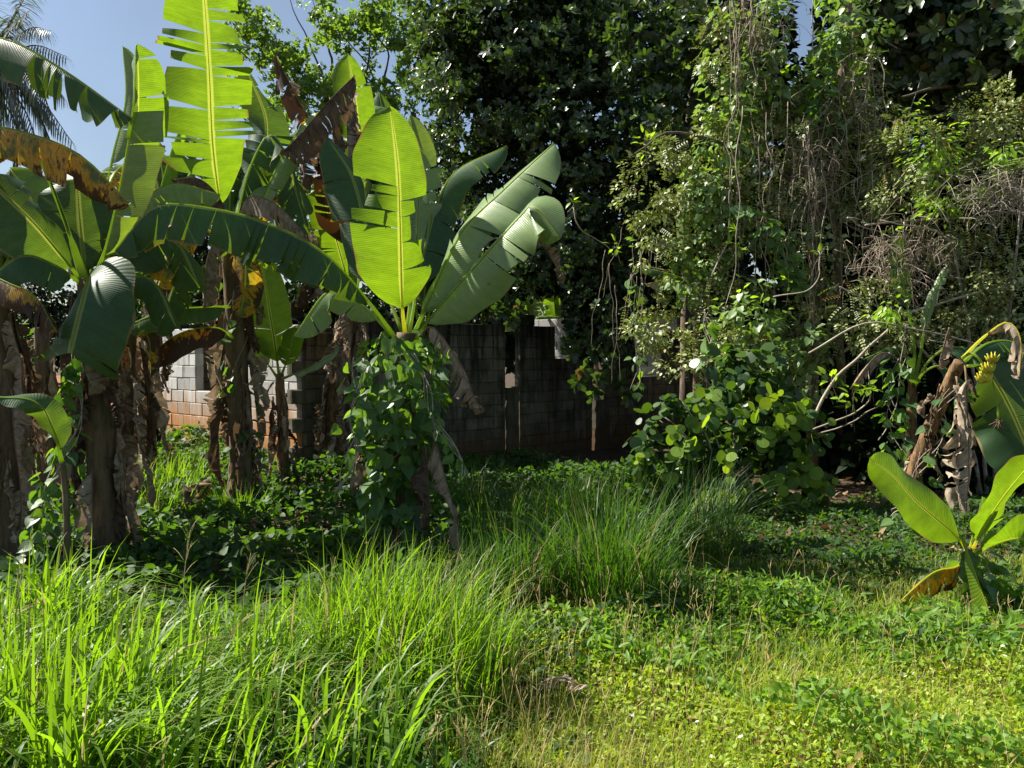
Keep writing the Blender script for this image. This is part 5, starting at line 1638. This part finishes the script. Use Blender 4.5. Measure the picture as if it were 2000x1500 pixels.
banana_leaf(plH, pp_((1880, 700, 8.8), (1920, 660, 8.7), (1965, 630, 8.6), (1992, 660, 8.5), (1990, 740, 8.5)), 0.14, (0, -0.6, 0.8), 'dead_pale', 'midrib_y', s0=0.3, fold=0.5, droop=0.9, hang=0.4, tear=0.5, seed=94, crumple=0.02, name='dry_leaf')
banana_leaf(plH, pp_((1885, 705, 8.9), (1930, 670, 9.1), (1985, 670, 9.2), (2060, 720, 9.2)), 0.22, (0, -0.4, 1), 'mature', s0=0.1, fold=0.2, droop=0.5, hang=0.3, tear=0.4, seed=95)
banana_leaf(plH, pp_((1890, 715, 8.9), (1925, 720, 9.0), (1975, 800, 9.0), (2030, 930, 8.9)), 0.42, (-0.2, -0.9, 0.4), 'mature', s0=0.08, fold=0.05, droop=0.4, tear=0.25, seed=96)
dress_stem(plH, pathH, 0.08, 12, 14, lo=0.2, hi=0.95, lmin=0.2, lmax=0.5, wmin=0.03, wmax=0.07)
stalk = pp_((1880, 700, 8.75), (1900, 690, 8.6), (1925, 720, 8.55), (1945, 765, 8.55), (1950, 820, 8.55))
bo = tube('fruit_stalk', stalk, 0.014, 0.009, M['midrib'], plH, 16, 7)
rb = random.Random(5)
for row, (cx, cy, n_, sc_) in enumerate(((1918, 748, 8, 1.0), (1926, 728, 7, 0.95), (1934, 708, 5, 0.8))):
    for j in range(n_):
        an = math.radians(-62 + 105 * j / (n_ - 1) + rb.uniform(-5, 5))
        a = P(cx, cy, 8.54 - 0.02 * row)
        dr = Vector((math.sin(an), -0.45, math.cos(an))).normalized()
        ln_ = 0.125 * sc_ * rb.uniform(0.9, 1.08)
        m_ = a + dr * ln_ * 0.5 + Vector((0, -0.03, -0.012))
        e = a + dr * ln_ + Vector((0, 0.0, 0.014))
        path = catmull([a, m_, e], 9)
        v, f = tube_data(path, [q * sc_ for q in (0.006, 0.008, 0.013, 0.016, 0.017, 0.017, 0.016, 0.013, 0.008, 0.004)], 6)
        mesh_obj('banana', v, f, M['banana_fruit'], bo)
V, F = [], []
for j in range(40):
    a = P(1950, 822, 8.55)
    e = a + Vector((rb.gauss(0, 0.03), rb.gauss(0, 0.03), rb.gauss(-0.05, 0.03)))
    tube_data([a, a.lerp(e, 0.6), e], [0.004, 0.003, 0.002], 4, V, F)
mesh_obj('withered_flower', V, F, M['midrib_d'], plH)

# banana with a fan of stalks in the shade behind it
b0 = gp(1775, 10.6)
plI = thing('banana_plant', 'shaded banana with a fan of pale leaf stalks behind the leaning stem', 'banana plant', b0, 'banana plants')
pseudostem(plI, [b0, P(1778, 880, 10.6), P(1782, 745, 10.6)], 0.09, 0.05, 'stem_o', 11)
banana_leaf(plI, pp_((1780, 755, 10.6), (1785, 680, 10.6), (1765, 560, 10.7), (1755, 450, 10.8)), 0.20, (0.4, -1, 0.2), 'mature', s0=0.5, fold=0, droop=0.5, tear=0.4, seed=101, r0=0.026)
banana_leaf(plI, pp_((1784, 755, 10.6), (1798, 690, 10.55), (1812, 610, 10.5), (1848, 520, 10.5)), 0.07, (-0.5, -0.8, 0.4), 'pale', s0=0.45, fold=-0.2, droop=0.5, tear=0.4, seed=102, r0=0.026)
banana_leaf(plI, pp_((1786, 755, 10.55), (1815, 705, 10.4), (1860, 678, 10.3), (1950, 690, 10.2)), 0.2, (0, -0.5, 0.9), 'mature', s0=0.5, fold=0.2, droop=0.5, hang=0.3, tear=0.4, seed=103, r0=0.022)
banana_leaf(plI, pp_((1786, 757, 10.5), (1805, 728, 10.3), (1840, 716, 10.2), (1900, 760, 10.1)), 0.2, (0, -0.5, 0.9), 'mature', s0=0.5, fold=0.2, droop=0.5, hang=0.3, tear=0.4, seed=104, r0=0.018)
banana_leaf(plI, pp_((1778, 757, 10.6), (1765, 715, 10.6), (1745, 680, 10.6), (1690, 700, 10.6)), 0.16, (0, -0.5, 0.9), 'mature', s0=0.5, fold=0.2, droop=0.5, hang=0.3, tear=0.4, seed=105, r0=0.016)
banana_leaf(plI, pp_((1785, 757, 10.4), (1770, 720, 10.2), (1720, 690, 10.1), (1660, 760, 10.1)), 0.12, (0, -0.5, 0.9), 'dead', 'midrib_d', s0=0.5, fold=0.4, droop=0.8, hang=0.5, tear=0.6, seed=106, crumple=0.012, name='dry_leaf')

# banana deep in the shade left of the vines
b0 = gp(1365, 13.2)
plN = thing('banana_plant', 'half-hidden banana in the shade with one pink-brown dead leaf above the block wall', 'banana plant', b0, 'banana plants')
pseudostem(plN, [b0, P(1365, 750, 13.2), P(1362, 590, 13.2)], 0.10, 0.07, 'stem', 12)
banana_leaf(plN, pp_((1362, 600, 13.1), (1345, 570, 12.8), (1300, 548, 12.6), (1262, 555, 12.5)), 0.14, (0, -0.5, 0.9), 'dead_pale', 'midrib', s0=0.4, fold=0.3, droop=0.5, hang=0.4, tear=0.5, seed=111, crumple=0.01, name='dry_leaf', label='pink-brown dead leaf')
banana_leaf(plN, pp_((1362, 600, 13.1), (1340, 550, 12.9), (1290, 530, 12.8), (1250, 528, 12.7)), 0.16, (0, -0.5, 0.9), 'mature', s0=0.2, fold=0.1, droop=0.4, tear=0.3, seed=112)
banana_leaf(plN, pp_((1362, 600, 13.1), (1352, 540, 12.9), (1340, 500, 12.8), (1330, 400, 12.8)), 0.14, (-0.5, -0.8, 0.3), 'pale', s0=0.1, fold=0.1, droop=0.4, tear=0.3, seed=113)

# bananas growing beyond the far wall
for k, (px, top, d, lab) in enumerate(((1035, 590, 24.5, 'far banana beyond the roofless building, seen above its wall'), (1090, 585, 25.5, 'farthest banana, a pale spot above the window gap'))):
    b0 = gp(px, d)
    t = thing('banana_plant', lab, 'banana plant', b0, 'banana plants')
    pseudostem(t, [b0, P(px, 680, d), P(px, 640, d)], 0.1, 0.08, 'stem', 13 + k)
    for j, (dx, dy) in enumerate(((-30, -70), (25, -80), (45, -20), (-50, -10), (5, -110))):
        banana_leaf(t, pp_((px, 640, d), (px + dx * 0.5, 640 + dy * 0.8, d), (px + dx * 1.3, 640 + dy, d - 0.2)), 0.28, (0.1, -0.7, 0.7), 'pale' if j % 2 else 'fresh', s0=0.15, fold=0.1, droop=0.5, tear=0.4, seed=120 + k * 10 + j)

# cut stump in the sunlit gap
b0 = gp(395, 9.6)
t = thing('banana_stump', 'short cut banana stump in the grass beside the tall banana', 'stump', b0)
pseudostem(t, [b0, b0 + Vector((0, 0, 0.16)), b0 + Vector((0.01, 0, 0.28))], 0.09, 0.07, 'stem_o', 15)
dress_stem(t, [b0 + Vector((0, 0, 0.28))] * 3, 0.08, 5, 33, lmin=0.2, lmax=0.28, wmin=0.03, wmax=0.06)

# ------------------------------------------------------------------ climbing vines
ME_HEART = shared_leaf('vine_leaf', T_HEART, M['vine_leaf'])
ME_ROUND = shared_leaf('round_leaf', T_ROUND, M['round_leaf'])


def vine_on(name, label, path, n, rad, size, seed, lo=0.0, hi=1.0, face=None, extra=0):
    rv = random.Random(seed)
    t = thing(name, label, 'vine', path[0])
    m = len(path) - 1
    for j in range(3):
        ph = rv.uniform(0, 6.28)
        pts = []
        for i in range(14):
            s = lo + (hi - lo) * i / 13
            a = ph + i * 0.7
            pts.append(path[int(s * m)] + Vector((math.cos(a), math.sin(a), 0)) * (rad(s) * 0.5 + 0.02))
        tube('vine_stem', pts, 0.006, 0.004, M['twig'], t, 40, 5)
    for i in range(n):
        s = lo + (hi - lo) * rv.random()
        a = rv.uniform(0, 6.28) if face is None else face + rv.gauss(0, 1.15)
        if n > 200 and math.sin(4.3 * a + 9 * s) * math.sin(15 * s + 2 * a) < -0.45:
            a += 0.6
            s = min(hi, s + 0.05)
        o_ = Vector((math.cos(a), math.sin(a), 0))
        r = rad(s) * (rv.uniform(0.5, 1.05) + 0.22 * math.sin(5 * a + 3) * math.sin(13 * s + 1))
        p = path[int(s * m)] + o_ * r + Vector((0, 0, rv.uniform(-0.06, 0.06)))
        y = o_ * rv.uniform(0.1, 1.1) + Vector((rv.gauss(0, 0.6), rv.gauss(0, 0.6), -0.7))
        z = o_ * 0.8 + Vector((rv.gauss(0, 0.45), rv.gauss(0, 0.45), rv.uniform(0.0, 1.3)))
        sz = size[0] + (size[1] - size[0]) * rv.random()
        inst('leaf', ME_HEART, mat4(p, y, z, sz), t)
    if extra:
        s_ = rng.random(extra) * (hi - lo) + lo
        a_ = rng.random(extra) * 6.28
        r_ = np.array([rad(q) for q in s_]) * (0.35 + 0.6 * rng.random(extra))
        c_ = np.array([path[int(q * m)] for q in s_])
        ou = np.stack([np.cos(a_), np.sin(a_), np.zeros(extra)], axis=1)
        scatter('inner_leaves', T_HEART_S, c_ + ou * r_[:, None], ou * 0.4 + rdirs(extra) * 0.4 + np.array([0, 0, -0.8]), ou + rdirs(extra) * 0.3 + np.array([0, 0, 0.5]), size[0] + (size[1] - size[0]) * rng.random(extra), M['vine_leaf_s'], t)
    return t


def radF(s):
    return 0.33 + 0.17 * math.exp(-((s - 0.75) / 0.25) ** 2) + 0.05 * math.sin(s * 17)


vine_on('climbing_vine', 'heart-leaved vine wrapped thickly round the central banana stem', [p - Vector((0.05, 0, 0)) for p in pathF], 300, radF, (0.065, 0.175), 1, 0.03, 1.0, face=-1.7, extra=420)
vine_on('climbing_vine', 'sunlit heart-leaved vine strand climbing left of the left banana stem', catmull([gp(95, 6.9), P(110, 980, 6.9), P(140, 830, 7.0), P(150, 690, 7.1)], 30), 120, lambda s: 0.20 * (1.2 - s), (0.07, 0.13), 2, face=-2.2)
vine_on('climbing_vine', 'column of round-lobed vine leaves climbing the shaded banana stem on the right', catmull([gp(1750, 9.8), P(1750, 850, 9.9), P(1755, 700, 10.2)], 30), 95, lambda s: 0.17, (0.10, 0.15), 3, face=-1.7)
vine_on('climbing_vine', 'few broad vine leaves on the leaning banana stem', [p + Vector((0.02, -0.12, 0)) for p in pathH[8:34]], 16, lambda s: 0.12, (0.11, 0.16), 4, face=-1.6)
vine_on('climbing_vine', 'broad-leaved vine under the small young banana', catmull([gp(1900, 6.0), P(1900, 1150, 6.0), P(1895, 1080, 6.0)], 20), 60, lambda s: 0.34 - 0.2 * s, (0.07, 0.14), 5, face=-1.5)
vine_on('climbing_vine', 'low patch of big round vine leaves at the right edge below the young banana', catmull([gp(2000, 5.3), P(1990, 1270, 5.3), P(1960, 1230, 5.5)], 16), 40, lambda s: 0.22, (0.08, 0.14), 12, face=-1.6)
vine_on('climbing_vine', 'thin vine strand hanging before the right window gap', catmull([P(1240, 760, 13.3), P(1250, 640, 13.2), P(1235, 540, 13.1)], 24), 34, lambda s: 0.10, (0.10, 0.17), 6, face=-1.6)
vine_on('climbing_vine', 'pale broad-leaved vine strand in the middle of the creepers', catmull([P(1560, 560, 11.6), P(1525, 500, 11.6), P(1480, 430, 11.6), P(1420, 400, 11.7)], 24), 60, lambda s: 0.22, (0.11, 0.19), 7, face=-1.6)
vine_on('climbing_vine', 'vine with a few big discs of leaves above the round-leaved bush', catmull([P(1390, 760, 10.6), P(1380, 690, 10.7), P(1385, 610, 10.9)], 24), 12, lambda s: 0.08, (0.15, 0.2), 8, face=-1.6)
vine_on('climbing_vine', 'heart-leaved vine hanging from the gap of sky down the brown lianas', catmull([P(1600, 260, 11.8), P(1610, 150, 11.9), P(1630, 40, 11.9)], 24), 70, lambda s: 0.25, (0.09, 0.16), 9, face=-1.8)
vine_on('climbing_vine', 'vine leaves in the dark under the leaf-littered gap on the right', catmull([gp(1760, 8.2), P(1760, 1030, 8.3), P(1765, 970, 8.4)], 16), 26, lambda s: 0.16, (0.08, 0.13), 10, face=-1.6)
vine_on('climbing_vine', 'vine leaves scattered up the stem of the tall banana', pathC[4:36], 34, lambda s: 0.22, (0.08, 0.13), 11, face=-1.2)

for k, (q0, q1, lab) in enumerate((((800, 690, 7.35), (905, 930, 7.25), 'loose vine runner trailing down the right side of the central banana'), ((700, 700, 7.4), (660, 960, 7.3), 'loose vine runner hanging left of the central banana stem'))):
    vine_on('vine_runner', lab, catmull([P(*q1), P((q0[0] + q1[0]) / 2 + 12, (q0[1] + q1[1]) / 2 + 30, 7.3), P(*q0)], 24), 26, lambda s: 0.06, (0.05, 0.11), 20 + k, face=-1.6)

# ------------------------------------------------------------------ round-leaved bush
b0 = gp(1440, 9.6)
t = thing('round_leaved_bush', 'bush of large round leaves with pale veins beside the dark wall', 'bush', b0)
rv = random.Random(9)
for j in range(9):
    e = P(rv.uniform(1280, 1620), rv.uniform(740, 930), 9.6 + rv.uniform(-0.4, 0.4))
    tube('stem', [b0 + Vector((rv.uniform(-0.3, 0.3), rv.uniform(-0.2, 0.2), 0)), b0.lerp(e, 0.5) + Vector((0, 0, 0.15)), e], 0.018, 0.006, M['twig'], t, 12, 6, 0.02, j)
RB = [blob(1430, 800, 9.7, 130, 85, 0.5), blob(1320, 870, 9.6, 85, 85, 0.45), blob(1440, 900, 9.5, 150, 90, 0.5), blob(1550, 830, 9.7, 60, 80, 0.4), blob(1270, 930, 9.5, 45, 75, 0.3), blob(1580, 930, 9.5, 75, 80, 0.4), blob(1400, 960, 9.4, 150, 60, 0.4)]
p, o_, cc = clumps(RB + [blob(1450, 730, 9.9, 110, 50, 0.35)], 150, 0.17, 2000, 0.75)
front = np.argsort(p[:, 1] - 0.6 * o_[:, 1] * -1)[:300]
for i in front:
    ou = Vector(o_[i]) + Vector((0, -0.5, 0.1))
    y = Vector((rv.gauss(0, 0.5), rv.gauss(0, 0.3) - 0.2, rv.uniform(-0.7, 0.5)))
    zz = ou + Vector((rv.gauss(0, 0.35), rv.gauss(0, 0.2), rv.uniform(0.0, 0.7)))
    inst('leaf', ME_ROUND, mat4(Vector(p[i]), y, zz, rv.uniform(0.075, 0.16)), t)
rest = np.setdiff1d(np.arange(len(p)), front)
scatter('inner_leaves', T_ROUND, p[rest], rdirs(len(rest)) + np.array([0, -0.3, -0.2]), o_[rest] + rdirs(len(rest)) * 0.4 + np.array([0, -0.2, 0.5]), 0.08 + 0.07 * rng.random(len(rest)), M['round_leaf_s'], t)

# ------------------------------------------------------------------ ground cover, grass, lawn
def cover(name, label, cat, pxr, pyr, n, tmpl, size, hmax, mat, keep=None, up=0.9):
    """Leaves carpeting the ground, spread over a stretch of ground given by its pixel box."""
    d0, d1 = gdist((pxr[0] + pxr[1]) / 2, pyr[1]), gdist((pxr[0] + pxr[1]) / 2, pyr[0])
    d = np.sqrt(rng.random(n) * (d1 ** 2 - d0 ** 2) + d0 ** 2)
    px = pxr[0] + (pxr[1] - pxr[0]) * rng.random(n)
    x = (px - 1000) / FPX * d
    if keep is not None:
        k = keep(x, d)
        x, d = x[k], d[k]
    n = len(x)
    hump = 0.5 + 0.5 * np.sin(x * 2.3 + 1.0) * np.sin(d * 2.9) + 0.35 * np.sin(x * 6.1) * np.sin(d * 5.3)
    z = gzv(x, d) + hmax * np.clip(hump, 0.12, 1.2) * rng.random(n) ** 0.55
    y = rdirs(n) + np.array([0, -0.2, -0.15])
    zz = rdirs(n) * 0.55 + np.array([0, -0.1, up])
    o = scatter(name, tmpl, np.stack([x, d, z], axis=1), y, zz, size[0] + (size[1] - size[0]) * rng.random(n), M[mat])
    o['label'] = label
    o['category'] = cat
    return o


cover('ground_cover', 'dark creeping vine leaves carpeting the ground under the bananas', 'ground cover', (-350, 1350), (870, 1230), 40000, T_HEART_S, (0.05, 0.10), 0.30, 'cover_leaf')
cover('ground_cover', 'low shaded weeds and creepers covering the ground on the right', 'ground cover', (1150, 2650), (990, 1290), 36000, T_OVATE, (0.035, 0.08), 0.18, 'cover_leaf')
cover('leaf_litter', 'brown fallen leaves lying under the round-leaved bush and right trees', 'leaf litter', (1300, 2100), (930, 1090), 2600, T_OVATE, (0.05, 0.14), 0.04, 'litter')
cover('leaf_litter', 'dry fallen leaves round the feet of the banana stems', 'leaf litter', (-100, 900), (860, 1120), 2200, T_OVATE, (0.05, 0.16), 0.05, 'litter')


cover('leaf_litter', 'scattered brown leaf bits and straw lying in the sunlit lawn', 'leaf litter', (900, 2300), (1200, 1540), 700, T_OVATE, (0.02, 0.06), 0.10, 'litter')


def sunny_lawn(x, y):
    u = 1000 + FPX * x / y
    return (u > 1000 + 90 * np.sin(y * 2.0)) | (y < 4.4)


cover('lawn_weeds', 'sunlit yellow-green weeds and clover-like leaves of the foreground lawn', 'weeds', (850, 2700), (1215, 1560), 60000, T_OVATE, (0.018, 0.042), 0.13, 'weed_leaf', sunny_lawn, up=0.6)
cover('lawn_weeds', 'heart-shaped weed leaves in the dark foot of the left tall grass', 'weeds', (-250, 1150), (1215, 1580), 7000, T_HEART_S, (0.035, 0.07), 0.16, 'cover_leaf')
cover('small_flowers', 'tiny white flowers dotted over the lawn and the creepers', 'flowers', (900, 2000), (1080, 1500), 90, T_ROUND, (0.014, 0.026), 0.22, 'flower')
cover('flowering_weeds', 'patch of pale seed heads below the small young banana', 'weeds', (1710, 1880), (1190, 1280), 900, T_RH, (0.012, 0.024), 0.24, 'pale_heart')

# taller, greener weeds in patches
def patches(x, y):
    return (np.sin(x * 2.1 + 0.7) * np.sin(y * 2.6 + x) + 0.5 * np.sin(x * 5.3 + y * 3.1) > 0.25) & (x > -0.1)


cover('lawn_weeds', 'taller green weeds growing in patches over the sunlit lawn', 'weeds', (950, 2150), (1200, 1560), 15000, T_OVATE, (0.03, 0.062), 0.26, 'weed_green', patches, up=0.45)
cover('lawn_weeds', 'narrow-leaved weeds sticking up along the shady edge of the lawn', 'weeds', (1150, 2100), (1180, 1330), 5000, T_LANCE, (0.05, 0.10), 0.26, 'weed_green', None, up=0.3)
n = 2000
d = 3.2 + 2.0 * rng.random(n)
px = np.where(rng.random(n) < 0.6, 1120 + 150 * rng.normal(size=n), 1700 + 160 * rng.normal(size=n))
x = (px - 1000) / FPX * d
k = np.sin(x * 4.0 + d * 2.0) > -0.3
x, d = x[k], d[k]
n = len(x)
o = blades('straw_grass', np.stack([x, d, gzv(x, d) - 0.01], axis=1), 0.10 + 0.22 * rng.random(n), rng.random(n) * 6.28, 0.1 + 0.5 * rng.random(n), 0.0022 + 0.002 * rng.random(n), M['straw_blade'], None, seg=3)
o['label'] = 'fine straw-yellow grass standing in patches in the sunlit foreground'
o['category'] = 'grass'

# short lawn blades
n = 34000
d = np.sqrt(rng.random(n) * (7.2 ** 2 - 3.2 ** 2) + 3.2 ** 2)
px = 820 + 1850 * rng.random(n)
x = (px - 1000) / FPX * d
k = sunny_lawn(x, d)
x, d = x[k], d[k]
n = len(x)
dens = 0.5 + 0.5 * np.sin(x * 3.1) * np.sin(d * 2.2 + 1)
h = (0.05 + 0.12 * rng.random(n)) * (0.7 + 0.6 * dens)
o = blades('lawn_grass', np.stack([x, d, gzv(x, d) - 0.01], axis=1), h, rng.random(n) * 6.28, 0.2 + 0.6 * rng.random(n), 0.003 + 0.003 * rng.random(n), M['lawn'], None, seg=3)
o['label'] = 'short yellow-green lawn grass in the sunlit foreground'
o['category'] = 'grass'

# dry flowering stalks standing in the lawn
V, F = [], []
rs = random.Random(77)
for i in range(300):
    dd = rs.uniform(3.3, 6.4)
    u = rs.choice([rs.uniform(820, 1350), rs.uniform(820, 1350), rs.uniform(1300, 2050), rs.uniform(500, 1100) if dd < 4.2 else rs.uniform(1000, 1400)])
    x_ = (u - 1000) / FPX * dd
    b_ = Vector((x_, dd, gz(x_, dd)))
    hh = rs.uniform(0.18, 0.42)
    tip = b_ + Vector((rs.gauss(0, 0.06), rs.gauss(0, 0.05), hh))
    tube_data([b_, b_.lerp(tip, 0.5) + Vector((rs.gauss(0, 0.012), 0, 0)), tip], [0.0016, 0.0013, 0.0010], 4, V, F)
    for j in range(rs.choice([1, 2, 3])):
        e = tip + Vector((rs.gauss(0, 0.022), rs.gauss(0, 0.02), rs.uniform(0.03, 0.07)))
        tube_data([tip, tip.lerp(e, 0.5), e], [0.0012, 0.0022, 0.0008], 4, V, F)
o = mesh_obj('seed_stalks', V, F, M['straw'])
o['kind'] = 'stuff'
o['label'] = 'thin straw-coloured seed stalks standing up from the lawn edge'
o['category'] = 'grass'

# tall grass: the sunlit swath on the left is one mass nobody could count
n = 8500
dd = np.sqrt(3.0 ** 2 + (5.3 ** 2 - 3.0 ** 2) * rng.random(n))
px = -250 + 1200 * rng.random(n)
cl = np.sin(px / 63.0) * np.sin(dd * 2.6 + px / 190.0) + 0.5 * np.sin(px / 27.0 + dd * 5)
k = (cl > -0.02) & (px < 960 - np.clip(5.2 - dd, 0, 2) * 330)
dd, px, cl = dd[k], px[k], cl[k]
n = len(dd)
x = (px - 1000) / FPX * dd
left = np.clip((700 - px) / 700, 0, 1)
h = (0.26 + 0.40 * rng.random(n) ** 0.9) * (1 + 0.22 * np.sin(px / 90.0)) * (0.75 + 0.45 * np.clip(cl, 0, 1))
lean = rng.random(n) * 6.28
kk = rng.random(n) < 0.5
lean[kk] = 0.25 + rng.normal(0, 0.6, kk.sum())
o = blades('tall_grass', np.stack([x, dd, gzv(x, dd) - 0.02], axis=1), h, lean, np.clip(rng.normal(0.65, 0.35, n), 0.03, 1.5), (0.007 + 0.011 * rng.random(n)) * (1 + 0.9 * left), M['grass_sun'], None, seg=6, droop=0.45)
o['label'] = 'swath of tall sunlit grass across the lower left foreground'
n2 = 760
d2 = 3.0 + 1.9 * rng.random(n2)
px2 = -200 + 1000 * rng.random(n2) ** 1.3
x2 = (px2 - 1000) / FPX * d2
l2 = 0.2 + rng.normal(0, 0.9, n2)
o2 = blades('tall_grass', np.stack([x2, d2, gzv(x2, d2) - 0.02], axis=1), 0.42 + 0.38 * rng.random(n2), l2, np.clip(rng.normal(0.6, 0.35, n2), 0.05, 1.4), 0.013 + 0.013 * rng.random(n2), M['grass_sun'], None, seg=8, droop=0.5)
o2['label'] = 'long broad grass blades standing above the swath on the left'
o2['category'] = 'grass'
n2 = 2600
d2 = 3.0 + 2.4 * rng.random(n2)
px2 = -200 + 1130 * rng.random(n2)
x2 = (px2 - 1000) / FPX * d2
o3 = blades('tall_grass', np.stack([x2, d2, gzv(x2, d2) - 0.02], axis=1), 0.15 + 0.3 * rng.random(n2), rng.random(n2) * 6.28, np.clip(rng.normal(0.7, 0.35, n2), 0.05, 1.4), 0.008 + 0.012 * rng.random(n2), M['grass_shade'], None, seg=4, droop=0.5)  # dark blades paint the shaded gaps low in the swath
o3['label'] = 'darker short blades filling the foot of the left grass swath'
o3['category'] = 'grass'
o['category'] = 'grass'

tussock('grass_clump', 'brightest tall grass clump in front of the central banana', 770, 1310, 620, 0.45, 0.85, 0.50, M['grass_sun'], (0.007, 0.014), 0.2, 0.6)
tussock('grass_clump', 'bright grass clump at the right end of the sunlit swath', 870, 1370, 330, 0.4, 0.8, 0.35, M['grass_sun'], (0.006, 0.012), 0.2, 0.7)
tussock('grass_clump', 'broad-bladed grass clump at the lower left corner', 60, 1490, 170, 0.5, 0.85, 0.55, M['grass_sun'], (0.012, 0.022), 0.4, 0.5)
tussock('grass_clump', 'shaded grass clump just right of the bright clump', 1010, 1180, 380, 0.4, 0.8, 0.35, M['grass_shade'], (0.007, 0.013), None, 0.7)
tussock('grass_clump', 'tall shaded grass clump in the middle of the picture', 1190, 1190, 640, 0.5, 1.15, 0.42, M['grass_shade'], (0.006, 0.011), None, 0.85)
tussock('grass_clump', 'fountain-like shaded grass clump at the foot of the round-leaved bush', 1370, 1100, 520, 0.5, 1.1, 0.32, M['grass_shade'], (0.005, 0.009), 0.2, 1.05)
tussock('grass_clump', 'grass clump arching in front of the dark wall', 1080, 1010, 180, 0.35, 0.75, 0.5, M['grass_shade'], (0.007, 0.012), None, 0.9)
tussock('grass_clump', 'small arching grass tuft right of the vine-wrapped stem', 910, 1010, 140, 0.4, 0.85, 0.35, M['grass_shade'], (0.007, 0.012), None, 0.9)
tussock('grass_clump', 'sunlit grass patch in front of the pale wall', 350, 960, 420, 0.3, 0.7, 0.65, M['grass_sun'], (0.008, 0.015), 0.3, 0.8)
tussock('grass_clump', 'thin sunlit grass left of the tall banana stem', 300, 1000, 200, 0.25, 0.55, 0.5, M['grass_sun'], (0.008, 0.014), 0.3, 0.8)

tussock('grass_clump', 'half-lit grass clump between the central banana and the dark wall', 985, 1060, 260, 0.4, 0.8, 0.45, M['grass_shade'], (0.007, 0.012), None, 0.8)
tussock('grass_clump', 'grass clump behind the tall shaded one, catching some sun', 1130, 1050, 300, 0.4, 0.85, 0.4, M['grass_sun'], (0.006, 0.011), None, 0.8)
tussock('grass_clump', 'low grass tuft between the bright clump and the shaded clump', 930, 1200, 240, 0.35, 0.7, 0.35, M['grass_shade'], (0.007, 0.012), 0.3, 0.8)
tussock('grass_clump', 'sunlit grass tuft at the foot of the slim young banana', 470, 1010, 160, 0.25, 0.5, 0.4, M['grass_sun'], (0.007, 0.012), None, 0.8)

# grass in flower above the swath
rp = random.Random(8)
for px, py, d_, lab in ((372, 1035, 4.8, 'dark flowering grass stalk above the middle of the left swath'), (490, 1080, 4.8, 'open grass panicle left of the bright clump'), (48, 1085, 4.6, 'pale grass panicle near the left edge'), (650, 1120, 4.6, 'slim grass flower stalk at the left of the bright clump'), (1000, 1140, 5.2, 'leaning grass stalk before the shaded clumps')):
    top = P(px, py, d_)
    root = Vector((top.x - 0.05, d_, gz(top.x, d_)))
    V, F = [], []
    stem = catmull([root, root.lerp(top, 0.6) + Vector((-0.02, 0, 0.02)), top], 12)
    tube_data(stem, [0.0028 - 0.0001 * i for i in range(13)], 5, V, F)
    for j in range(9):
        p0 = stem[12 - j // 2]
        e = p0 + Vector((rp.gauss(0, 0.05), rp.gauss(0, 0.05), rp.uniform(0.05, 0.12)))
        tube_data(catmull([p0, p0.lerp(e, 0.5) + Vector((0, 0, 0.01)), e], 5), [0.0009, 0.001, 0.0016, 0.0016, 0.0012, 0.0006], 4, V, F)
    o = mesh_obj('grass_panicle', V, F, M['straw'])
    o['label'] = lab
    o['category'] = 'grass stalk'

# fallen dry leaf on the lawn edge and a scrap of pale litter in the shade
for nm, lab, px, py, ln, w_, m_, sd in (('fallen_leaf', 'curled grey dead leaf lying at the edge of the lawn', 1050, 1375, 0.24, 0.045, 'dead_pale', 5), ('fallen_leaf', 'brown dead leaf end lying in the grass below the central banana', 890, 1100, 0.3, 0.05, 'dead_pale', 6)):
    dd = gdist(px, py)
    c = P(px, py, dd)
    c.z = gz(c.x, c.y) + 0.09
    t = thing(nm, lab, 'dead leaf', c)
    banana_leaf(t, [c, c + Vector((ln * 0.5, 0.03, 0.03)), c + Vector((ln, -0.02, 0.0))], w_, (0, -0.5, 1), m_, 'midrib_d', s0=0.02, fold=0.3, droop=0.9, tear=0.4, seed=sd, crumple=0.012, r0=0.005, name='blade')

for nm, lab, px, py, sz in (('yellow_leaf', 'bright yellow fallen leaf caught under the round-leaved bush', 1578, 1008, 0.12), ('yellow_leaf', 'orange-yellow leaf hanging at the right foot of the round-leaved bush', 1569, 982, 0.09)):
    dd = 9.2
    V_, F_, LC_ = T_OVATE
    mm = mat4(P(px, py, dd), (0.7, -0.3, -0.5), (0.1, -0.7, 0.7), sz)
    vv = [mm @ Vector(q) for q in V_ * np.array([1.5, 1, 1])]
    o = mesh_obj(nm, vv, [tuple(f) for f in F_.tolist()], M['yellow_solid'] if 'yellow_solid' in M else M['banana_fruit'])
    o['label'] = lab
    o['category'] = 'leaf'
